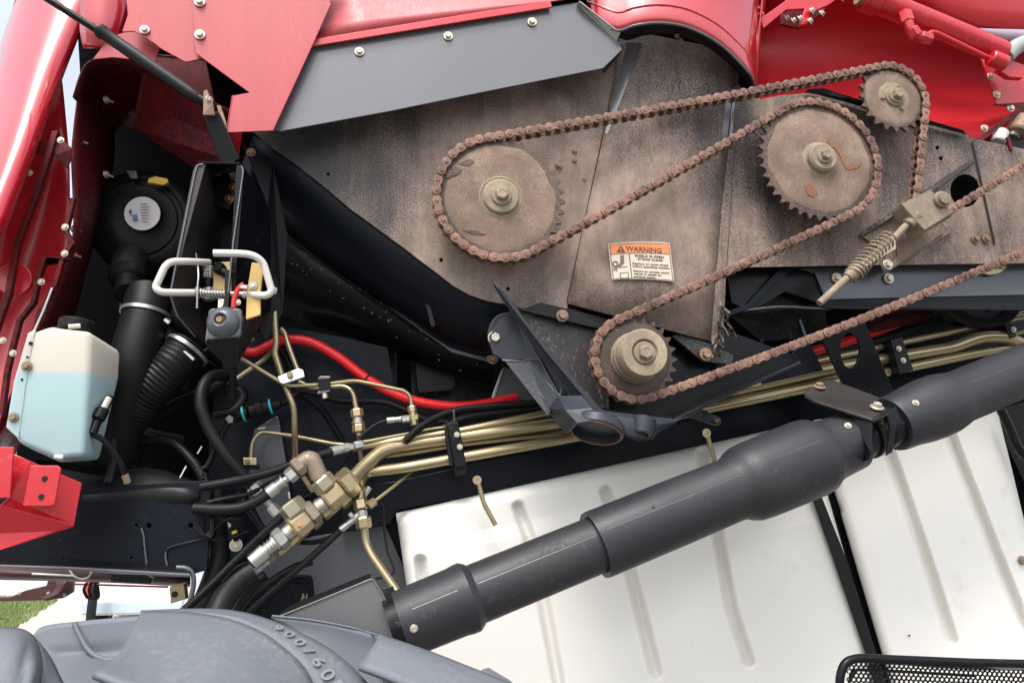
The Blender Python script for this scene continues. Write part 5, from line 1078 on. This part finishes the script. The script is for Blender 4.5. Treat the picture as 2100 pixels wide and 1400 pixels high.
nut('gold_nut', (738, 1023, .075), (742, 1045, .07), 15, gold, o); nut('steel_ring', (742, 1045, .07), (744, 1060, .07), 11, zinc, o, 8); nut('gold_nut', (744, 1059, .07), (747, 1083, .07), 16, gold, o); nut('side_nut', (755, 1037, .07), (770, 1026, .075), 9, gold, o)
o = tag(nut('silver_stub', (746, 1016, .1), (758, 998, .1), 6, zinc, None, 14), 'short silver hose end peeping out beside the double nut joint', 'fitting')
# connector with cyan rings
o = grp('wiring_connector', 530, 840, .2, 'black wiring connector with two cyan rings', 'connector')
A, B, D = axis3((484, 853, .2), (575, 828, .2)); r = 16*mpp(A); L = D.length
lathe('plug', [(r*.5, -.01), (r*.8, 0), (r*.85, L*.25), (r*.6, L*.28), (r*.95, L*.32), (r*1.0, L*.45), (r*1.25, L*.47), (r*1.25, L*.60), (r, L*.62), (r*.9, L*.8), (r*.7, L*.85), (r*.6, L)], A, D, cond, o, 24)
for t in (.17, .78): lathe('cyan_ring', [(r*.93, L*t-.003), (r*1.04, L*t-.002), (r*1.04, L*t+.003), (r*.93, L*t+.004)], A, D, cyan, o, 28, cap=False)
conduit('tail', [(575, 828, .2), (590, 822, .21), (612, 806, .22)], 7, cond, o)
nut('elbow', (478, 860, .2), (488, 850, .2), 11, cond, o, 14); sheet('foil_tag', [(461, 857, .18), (470, 850, .18), (479, 856, .18), (477, 866, .18), (468, 869, .18)], .004, shield, o); conduit('tail', [(470, 866, .2), (455, 890, .2), (447, 920, .18)], 7, rub, o)
o = grp('sensor_bolt', 484, 1115, .1, 'bolt with white washer and a yellow marked wire lug by the ribbed conduit', 'bolt')
sheet('tab', [(462, 1062, .13), (492, 1062, .13), (500, 1140, .13), (474, 1150, .13)], .006, navy, o); A = W(484, 1117, .125); r = 13*mpp(A); lathe('washer', [(r, 0), (r, .002), (r*.8, .0025), (0, .0025)], A, FRONT, white, o, 24); bolt(484, 1117, .121, 9, o, boltm); pipe('lug_wire', [(479, 1068, .11), (483, 1090, .11), (484, 1108, .115)], 5, cond, o); nut('yellow_sleeve', (480, 1088, .105), (482, 1094, .105), 6, yelc, o, 12); sheet('grey_flag', [(464, 1064, .11), (471, 1062, .11), (475, 1078, .11), (469, 1084, .11)], .004, zinc, o)
random.seed(5)
o = grp('loose_wires', 430, 1090, .08, 'tangle of thin black wires below the crimped hoses', 'wire')
for k in range(5): pipe('wire', [(402+k*5, 1050, .05), (398+k*4, 1075+k*3, .04), (415+k*5, 1098, .04), (440, 1085-k*8, .05), (470, 1062+k*2, .06), (500, 1062+k*6, .08)], 1.3, rub, o, curve=True, seg=6)
pipe('wire', [(425, 1104, .05), (450, 1108, .06), (480, 1100, .08), (510, 1088, .08)], 1.4, rub, o, curve=True, seg=6)
o = tag(pipe('black_cable', [(776, 1024, .15), (786, 1040, .15), (788, 1080, .15), (795, 1130, .14), (808, 1165, .13), (800, 1178, .13), (770, 1186, .13)], 2.6, rub, curve=True), 'thin black cable hanging beside the left edge of the white tank', 'cable')
# red hose
o = grp('red_hose', 700, 760, .2, 'bright red hose curving down past the thin gold pipes', 'hose', 'red hose runs')
pipe('hose', [(486, 716, .26), (520, 722, .26), (548, 710, .25), (580, 697, .24), (632, 700, .24), (690, 730, .24), (750, 775, .24), (810, 808, .24), (880, 828, .24), (960, 832, .25), (1060, 815, .27)], 10, redh, o, curve=True, seg=20, k=10)
clamp('black_tie', (752, 776, .24), (765, 785, .24), 10.5, o, rub, .006)
o = grp('red_hose', 1650, 720, .2, 'bright red hose straight run under the long chain and beside the pulley', 'hose', 'red hose runs')
pipe('hose', [(1540, 748, .24), (1600, 735, .24), (1700, 712, .24), (1800, 682, .24), (1900, 655, .24), (1990, 632, .26)], 10, redh, o, curve=True, seg=20)
clamp('black_tie', (1598, 735, .24), (1620, 730, .24), 10.8, o, rub, .005); clamp('black_tie', (1855, 667, .24), (1880, 660, .24), 10.8, o, rub, .005)
tag(pipe('rubber_hose', [(1540, 765, .26), (1700, 726, .26), (1800, 700, .24), (1870, 676, .22), (1930, 656, .22), (2000, 640, .24)], 13, rub, curve=True, seg=18), 'thick black hose running beside the straight red hose', 'hose')
tag(pipe('black_cable', [(1780, 672, .18), (1830, 652, .18), (1890, 645, .18), (1960, 650, .18)], 3, rub, curve=True), 'thin black cable above the straight red hose', 'cable')
# ================================================================ TALL BLACK BRACKET OVER THE GUARD
tb = grp('tall_black_bracket', 1760, 760, -.05, 'tall black bracket with an oval hole carrying the driveshaft guard', 'bracket')
plate('upright', [(1683, 690), (1700, 668), (1772, 655), (1842, 826), (1835, 838), (1735, 800)], .02, .007, blk, tb, holes=[(1744, 718, 20, 37)], plane=(W(1760, 750, .0), Vector((-.25, 1, .25))))
sheet('foot_plate', [(1650, 802, -.12), (1702, 776, -.06), (1840, 828, -.14), (1836, 842, -.24), (1790, 860, -.26), (1668, 820, -.17), (1652, 812, -.14)], .008, footm, tb, bevel=.003)
bolt(1680, 794, -.105, 12, tb, boltr, ax=Vector((0, -.5, 1))); bolt(1798, 836, -.20, 14, tb, boltm, ax=Vector((0, -.6, 1)))
sheet('lower_left_leg', [(1716, 828, -.10), (1740, 838, -.2), (1786, 858, -.25), (1784, 925, -.26), (1778, 944, -.25), (1764, 948, -.2), (1768, 910, -.22), (1752, 868, -.2)], .006, blk, tb)
sheet('lower_right_leg', [(1786, 858, -.255), (1840, 832, -.24), (1838, 880, -.25), (1831, 926, -.25), (1818, 934, -.25), (1826, 884, -.25), (1820, 852, -.25), (1792, 868, -.255)], .006, blk, tb)
nut('grease_nut', (1806, 856, -.22), (1806, 870, -.22), 7, gold, tb)
# ================================================================ WHITE TANK
wt = grp('white_plastic_tank', 1450, 1150, .2, 'large white moulded plastic tank with long vertical grooves under the driveshaft guard', 'tank')
def seg_d(x, y, s):
    (ax_, ay), (bx_, by) = s[0], s[1]; dx, dy = bx_-ax_, by-ay; t = max(0, min(1, ((x-ax_)*dx+(y-ay)*dy)/(dx*dx+dy*dy))); return math.hypot(x-ax_-dx*t, y-ay-dy*t), t
def poly_d(x, y, P):
    return min(seg_d(x, y, (P[i], P[i+1]))[0] for i in range(len(P)-1))
def tankface(name, TL, TR, BR, BL, nu, nv, grooves, Y, par, depthf=None, r=16):
    V, F = [], []
    for j in range(nv+1):
        for i in range(nu+1):
            u, v = i/nu, j/nv
            x = (TL[0]*(1-u)+TR[0]*u)*(1-v)+(BL[0]*(1-u)+BR[0]*u)*v; y = (TL[1]*(1-u)+TR[1]*u)*(1-v)+(BL[1]*(1-u)+BR[1]*u)*v
            wu = abs(TR[0]-TL[0]); e = min(u*wu, (1-u)*wu, v*abs(BL[1]-TL[1])+0)
            # rounded corners
            if u*wu < 28 and v*abs(BL[1]-TL[1]) < 28: e = min(e, max(0, 28-math.hypot(28-u*wu, 28-v*abs(BL[1]-TL[1]))))
            d = 0
            if e < 26: d += .05*(1-math.sqrt(max(0, 1-((26-e)/26)**2)))
            for g in grooves:
                q = poly_d(x, y, g)
                if q < r: d += .038*(.5+.5*math.cos(math.pi*q/r))**.8
            if depthf: d += depthf(x, y)
            d += .0022*mnoise.noise(Vector((x*.006, y*.006, 3)))
            V.append(W(x, y, Y+d))
    for j in range(nv):
        for i in range(nu): F.append([j*(nu+1)+i, j*(nu+1)+i+1, (j+1)*(nu+1)+i+1, (j+1)*(nu+1)+i])
    return mobj(name, V, F, tankw, par, True)
def ledge(x, y):
    # raised shoulder beneath the top edge
    yt = 1050-(x-815)*.222; k = y-yt
    return -.006*max(0, min(1, (k-75)/30))-.010*max(0, min(1, (k-150)/60))
gL = [[(1063, 1040), (1085, 1100), (1118, 1245), (1146, 1400), (1160, 1480)], [(1243, 1008), (1275, 1100), (1300, 1200), (1345, 1378)], [(1440, 930), (1470, 1090), (1500, 1250), (1534, 1355)], [(862, 1150), (868, 1200), (880, 1500)]]
tankface('left_face', (812, 1052), (1655, 865), (1830, 1480), (880, 1520), 300, 200, gL, .17, wt, ledge)
tankface('right_face', (1668, 862), (2034, 790), (2190, 1440), (1850, 1480), 150, 200, [[(1690, 985), (1716, 1046)], [(1810, 890), (1845, 990), (1900, 1150), (1952, 1312)], [(1935, 860), (1985, 990), (2040, 1130), (2108, 1300)]], .155, wt, None)
sheet('strap', [(1662, 1005, .135), (1680, 1003, .135), (1738, 1150, .135), (1798, 1340, .135), (1830, 1440, .135), (1806, 1440, .135), (1775, 1335, .135), (1712, 1150, .135)], .008, blkd, wt, bevel=.002)
plate('rear_backing', [(1640, 850), (1700, 850), (1880, 1500), (1800, 1500)], .22, .01, blk, wt)
nut('pip', (1865, 1302, .146), (1865, 1302, .152), 2, darkhole, wt, 8)
lathe('side_knob', [(.014, 0), (.012, .01), (0, .012)], W(2096, 1148, .15), FRONT, boltr, wt, 16)
o = grp('black_side_tube', 2080, 900, .1, 'black curved tube at the right edge beyond the white tank', 'tube')
sheet('wall', [(2032, 845, .2), (2300, 760, .2), (2300, 1100, .2), (2130, 1060, .2), (2100, 985, .2)], .02, blk, o); pipe('tube', [(2052, 838, .1), (2072, 880, .1), (2090, 920, .1), (2130, 960, .1)], 9, blk, o, curve=True)
def hook(pts, label, Y=.1):
    o = grp('hook_bolt', pts[0][0], pts[0][1], Y, label, 'hook', 'bent hook bolts on the rail'); pipe('shank', [(x, y, Y) for x, y in pts], 5, gold, o, bend=.012); A = W(pts[0][0]-2, pts[0][1], Y); r = 9*mpp(A)
    lathe('eye', [(r, 0), (r, .004), (r*.5, .004), (r*.45, .001), (0, .001)], A+FRONT*.004, FRONT, gold, o, 20); nut('tip', (pts[-1][0]-3, pts[-1][1]-6, Y), (pts[-1][0], pts[-1][1], Y), 4.5, boltr, o, 12)
hook([(980, 984), (992, 1032), (1016, 1076)], 'bent gold hook bolt hanging over the top edge of the white tank')
hook([(1449, 888), (1462, 930), (1470, 965)], 'bent gold hook bolt half hidden behind the driveshaft guard')
# ================================================================ DRIVESHAFT GUARD
sg = grp('driveshaft_guard', 1400, 1050, -.15, 'long dark grey plastic driveshaft guard of telescoping sleeves', 'driveshaft guard')
def gY(px): return -.22+.10*(px-820)/1300
def gaxis(px): # centre line in the photo
    pts = [(820, 1278), (965, 1228), (1215, 1118), (1240, 1112), (1520, 990), (1620, 948), (1750, 890), (1830, 856), (1900, 830), (2000, 796), (2150, 738), (2300, 678)]
    for (a, b), (c, d) in zip(pts, pts[1:]):
        if px <= c: return b+(d-b)*(px-a)/(c-a)
    return pts[-1][1]
A = W(822, 1280, gY(822)); B = W(2200, 718, gY(2200)); GD = (B-A).normalized()
def along(px):
    d = (FWD+RGT*((px-1050)/FPX)+UPV*((700-(1280-(px-822)*.408))/FPX)); # nearest point on axis to the pixel ray
    n = d.cross(GD.cross(d)).normalized(); return (CAM-A).dot(n)/GD.dot(n)
def guardpart(name, prof, m=None, par=None, cap=False, seg=56):
    pr = []
    for px, rp in prof:
        t = along(px); pr.append((rp*mpp(A+GD*t), t))
    return lathe(name, pr, A, GD, m or guard, par or sg, seg, angle=28, cap=cap)
guardpart('left_sleeve', [(822, 60), (822, 66), (845, 68), (935, 69), (950, 71), (962, 71), (972, 64), (976, 60)])
guardpart('inner_tube', [(966, 60), (1235, 57)])
guardpart('middle_sleeve', [(1222, 58), (1220, 68), (1226, 69), (1380, 67), (1498, 64), (1508, 66), (1518, 73), (1530, 78), (1550, 80), (1600, 80.5), (1655, 80), (1672, 77), (1682, 70), (1690, 66), (1702, 63), (1745, 59), (1748, 55), (1750, 40)])
guardpart('hub_tube', [(1745, 50), (1765, 46), (1790, 43), (1800, 47), (1806, 43), (1840, 46)], blk)
guardpart('hub_rings', [(1774, 43), (1774, 50), (1780, 50), (1780, 43)], blkd)
guardpart('right_sleeve', [(1826, 40), (1826, 55), (1832, 57), (1855, 58), (1880, 62), (1905, 64), (1930, 63), (1950, 58), (1960, 54), (2100, 52), (2290, 49)])
# moulded seam line along the front of each sleeve
def seam(a, b, ra, rb, ang=20):
    P = []
    for i in range(14):
        px = a+(b-a)*i/13; rp = ra+(rb-ra)*i/13; t = along(px); c = A+GD*t; r = rp*mpp(c); f = (CAM-c); f = (f-GD*f.dot(GD)).normalized(); g = GD.cross(f)
        P.append(c+(f*math.cos(R(ang))+g*math.sin(R(ang)))*r)
    sweep('seam', P, .0009, buff, sg, 5)
sg_ang = -16
for a, b, ra, rb in ((850, 940, 68, 69), (980, 1215, 60, 57.5), (1235, 1500, 69, 64.5), (1556, 1650, 80.5, 80), (1700, 1742, 62, 59.5), (1965, 2280, 54, 49.5)): seam(a, b, ra, rb, sg_ang)
def gbolt(px, ang, rp, s=8):
    t = along(px); c = A+GD*t; r = rp*mpp(c); f = (CAM-c); f = (f-GD*f.dot(GD)).normalized(); g = GD.cross(f); d = f*math.cos(R(ang))+g*math.sin(R(ang))
    b_ = bolt(0, 0, 0, s, sg, boltm, ax=d); b_.location = c+d*r-ABS[sg.name]; k = s*mpp(c); b_.scale = (k, k, k)
gbolt(842, 14, 67, 8); gbolt(1722, -28, 61, 7); gbolt(1852, -20, 58, 7)
def pit(px, ang, rp, s):
    t = along(px); c = A+GD*t; r = rp*mpp(c); f = (CAM-c); f = (f-GD*f.dot(GD)).normalized(); g = GD.cross(f); d = f*math.cos(R(ang))+g*math.sin(R(ang)); lathe('vent_hole', [(s*mpp(c), 0), (s*mpp(c), .0008), (0, .0008)], c+d*(r-.0002), d, darkhole, sg, 12)
pit(1330, -22, 67.6, 3.5)
# yoke at the left end
o = grp('shaft_yoke_cover', 810, 1240, -.1, 'black yoke cover between the wedge plate and the driveshaft guard', 'cover')
guardpart('collar', [(800, 40), (800, 62), (824, 64)], blk, o); sheet('cheek', [(784, 1206, -.2), (806, 1200, -.2), (842, 1312, -.22), (822, 1312, -.22)], .02, blk, o)
wp = grp('wedge_plate', 700, 1250, -.1, 'smooth dark grey wedge shaped plate left of the driveshaft guard', 'plate')
plate('face', [(560, 1270), (762, 1184), (768, 1190), (842, 1318), (760, 1330), (600, 1300)], -.24, .006, shield, wp, rnd=3, bev=.002)  # lighter shield grey stands in for sky reflected in black-grey paint
sheet('top_fold', [(556, 1270, -.241), (762, 1183, -.241), (760, 1174, -.16), (600, 1238, -.16)], .004, blk, wp); pipe('bright_edge', [(562, 1268, -.242), (763, 1186, -.242), (770, 1195, -.242), (842, 1316, -.242)], 1.6, shield, wp, bend=.004)
# ================================================================ TYRE
ty = grp('tractor_tyre', 400, 1400, -.6, 'huge grey blue tractor tyre with deep lugs along the bottom edge', 'tyre')
bando = loft('shoulder_band', [[(288, 1256, -.38), (400, 1252, -.40), (480, 1256, -.42), (560, 1277, -.44), (640, 1313, -.46), (700, 1352, -.48), (750, 1400, -.50), (800, 1460, -.52)],
                       [(288, 1262, -.44), (400, 1262, -.46), (470, 1270, -.48), (535, 1296, -.50), (585, 1332, -.52), (625, 1372, -.54), (650, 1420, -.56), (665, 1480, -.58)]], rubg, ty, sub=4, th=.01)
loft('main_lug', [[(290, 1258, -.44), (345, 1258, -.45), (400, 1261, -.46), (468, 1273, -.48), (533, 1298, -.50), (583, 1334, -.52), (623, 1374, -.54), (650, 1430, -.56)],
                  [(276, 1282, -.50), (335, 1285, -.51), (400, 1292, -.52), (455, 1306, -.54), (505, 1332, -.56), (545, 1362, -.58), (575, 1400, -.60), (590, 1440, -.62)],
                  [(258, 1320, -.56), (320, 1325, -.57), (385, 1335, -.58), (430, 1350, -.60), (470, 1372, -.62), (500, 1400, -.64), (520, 1430, -.66), (530, 1460, -.68)],
                  [(238, 1352, -.62), (290, 1368, -.63), (350, 1380, -.64), (400, 1400, -.66), (430, 1420, -.68), (450, 1450, -.7), (460, 1470, -.72), (470, 1490, -.74)],
                  [(190, 1385, -.68), (250, 1410, -.69), (310, 1430, -.7), (350, 1450, -.72), (380, 1470, -.74), (400, 1500, -.76), (410, 1520, -.78), (420, 1540, -.8)]], rubg, ty, sub=4, th=.01)
loft('groove_floor', [[(68, 1302, -.24), (90, 1284, -.23), (150, 1275, -.22), (220, 1268, -.22), (330, 1260, -.22)], [(78, 1330, -.245), (108, 1320, -.24), (165, 1318, -.23), (225, 1310, -.23), (330, 1300, -.23)],
                      [(90, 1360, -.27), (125, 1352, -.25), (182, 1346, -.24), (225, 1350, -.24), (330, 1335, -.25)], [(105, 1400, -.34), (140, 1385, -.33), (190, 1376, -.33), (230, 1370, -.33), (330, 1368, -.33)], [(120, 1460, -.5), (160, 1450, -.5), (210, 1440, -.5), (260, 1430, -.5), (330, 1430, -.5)]], rubg, ty, sub=4, th=.01)
pipe('moulded_ridge', [(152, 1276, -.23), (165, 1305, -.24), (183, 1334, -.25), (208, 1350, -.26), (235, 1354, -.26)], 5, rubg, ty, curve=True)
loft('left_lug', [[(-60, 1298, -.56), (0, 1292, -.58), (40, 1294, -.58), (62, 1306, -.57), (74, 1330, -.58), (80, 1360, -.60), (76, 1400, -.62), (70, 1450, -.64)], [(-60, 1320, -.66), (0, 1316, -.68), (35, 1320, -.68), (52, 1330, -.67), (62, 1348, -.68), (66, 1375, -.70), (60, 1410, -.72), (54, 1460, -.74)], [(-60, 1420, -.72), (-20, 1420, -.74), (10, 1424, -.74), (25, 1430, -.74), (35, 1440, -.74), (40, 1450, -.76), (40, 1460, -.78), (36, 1500, -.8)]], rubg, ty, sub=4, th=.01)
loft('left_lug_side', [[(64, 1306, -.565), (76, 1330, -.575), (82, 1360, -.595), (78, 1400, -.615), (72, 1450, -.63)], [(76, 1318, -.50), (100, 1350, -.52), (120, 1390, -.56), (140, 1430, -.6), (160, 1480, -.6)]], rubg, ty, sub=3, th=.008)
loft('far_groove', [[(556, 1264, -.25), (640, 1273, -.25), (720, 1288, -.25), (800, 1312, -.25)], [(600, 1290, -.25), (660, 1300, -.25), (720, 1320, -.25), (790, 1340, -.25)], [(640, 1320, -.26), (690, 1350, -.26), (720, 1368, -.26), (780, 1375, -.26)], [(700, 1400, -.28), (730, 1420, -.28), (760, 1440, -.28), (800, 1450, -.28)]], rubg, ty, sub=4, th=.01)
loft('far_lug', [[(776, 1304, -.42), (850, 1328, -.44), (930, 1358, -.46), (1040, 1402, -.48), (1120, 1440, -.5)], [(768, 1322, -.47), (840, 1345, -.49), (915, 1378, -.51), (1000, 1420, -.53), (1060, 1460, -.55)], [(735, 1370, -.52), (800, 1395, -.54), (870, 1425, -.56), (930, 1460, -.58), (980, 1490, -.6)]], rubg, ty, sub=4, th=.01)
pipe('lug_edge', [(558, 1262, -.255), (640, 1271, -.255), (720, 1286, -.255), (765, 1299, -.26), (785, 1306, -.41), (850, 1326, -.44), (930, 1356, -.46), (1040, 1401, -.48)], 2.4, rubg, ty, curve=True)
sheet('next_lug', [(982, 1378, -.40), (996, 1374, -.40), (1040, 1400, -.42), (1060, 1420, -.42), (1010, 1400, -.41)], .04, rubg, ty)
lett = mat('raised_rubber_lettering', (.20, .21, .22), .5, bump=.1)
fb = onto(bando); ARC = [(556, 1290), (578, 1301), (600, 1316), (620, 1333), (638, 1352), (657, 1376), (676, 1402), (694, 1430)]
for (x, y), (x2, y2), ch_, z in zip(ARC, ARC[1:], '900/60R', (24, 25, 26, 26, 29, 32, 34)):
    p, n = fb((x+x2)/2, (y+y2)/2, .0); q, _ = fb(x2, y2, .0); q0, _ = fb(x, y, .0)
    if p is None or q is None or q0 is None: continue
    xa = (q-q0).normalized(); ya = n.cross(xa).normalized()
    cu = bpy.data.curves.new('t', 'FONT'); cu.body = ch_; cu.align_x = 'CENTER'; cu.align_y = 'CENTER'; cu.extrude = .0025; cu.size = z*mpp(p)*1.5; cu.offset = .0006; cu.resolution_u = 3
    t = bpy.data.objects.new('t', cu); COL.objects.link(t); me = bpy.data.meshes.new_from_object(t.evaluated_get(bpy.context.evaluated_depsgraph_get())); bpy.data.objects.remove(t)
    me.transform(Matrix((xa, ya, n)).transposed().to_4x4()); me.materials.clear(); fin('lettering', me, p+n*.007, lett, ty, False)
# ================================================================ PERFORATED GUARD (bottom right)
pg = grp('perforated_step_guard', 1900, 1380, -.4, 'black tube framed perforated metal guard at the bottom right corner', 'guard')
Yg = -.42
pipe('frame_tube', [(1722, 1470, Yg), (1722, 1385, Yg), (1733, 1356, Yg), (1760, 1348, Yg), (2000, 1358, Yg), (2200, 1362, Yg)], 8.5, blk, pg, bend=.03, seg=20)
pipe('inner_frame', [(1738, 1470, Yg+.01), (1742, 1392, Yg+.01), (1752, 1372, Yg+.01), (1850, 1376, Yg+.01), (2000, 1385, Yg+.01)], 3, blk, pg)
loft('top_flange', [[(1745, 1350, Yg), (1850, 1354, Yg), (1990, 1360, Yg), (2200, 1366, Yg)], [(1752, 1356, Yg+.04), (1850, 1362, Yg+.04), (1990, 1372, Yg+.04), (2200, 1374, Yg+.04)]], blk, pg, sub=2)
V, F = [], []; hp = 9.4; n = 0
for j in range(12):
    for i in range(40):
        cx, cy = 1742+i*hp*1.04+(j % 2)*hp*.52, 1360+j*hp*.86+i*.45
        s = len(V)
        for k in range(6): a = (k+.5)*math.pi/3; V.append(W(cx+hp*.602*math.cos(a), cy+hp*.575*math.sin(a), Yg+.012))
        for k in range(12): a = (k+1)*math.pi/6; V.append(W(cx+hp*.37*math.cos(a), cy+hp*.37*math.sin(a), Yg+.012))
        for k in range(6):
            a, b = s+k, s+(k+1) % 6; c0, c1, c2_ = s+6+(2*k) % 12, s+6+(2*k+1) % 12, s+6+(2*k+2) % 12
            F.append([a, b, c2_, c1, c0])
bm_o = mobj('perforated_mesh', V, F, blk, pg); so_ = bm_o.modifiers.new('solid', 'SOLIDIFY'); so_.thickness = .002
sheet('shiny_cross_plate', [(2010, 1366, Yg-.004), (2060, 1374, Yg-.004), (2200, 1372, Yg-.004), (2200, 1366, Yg-.004)], .004, shield, pg)
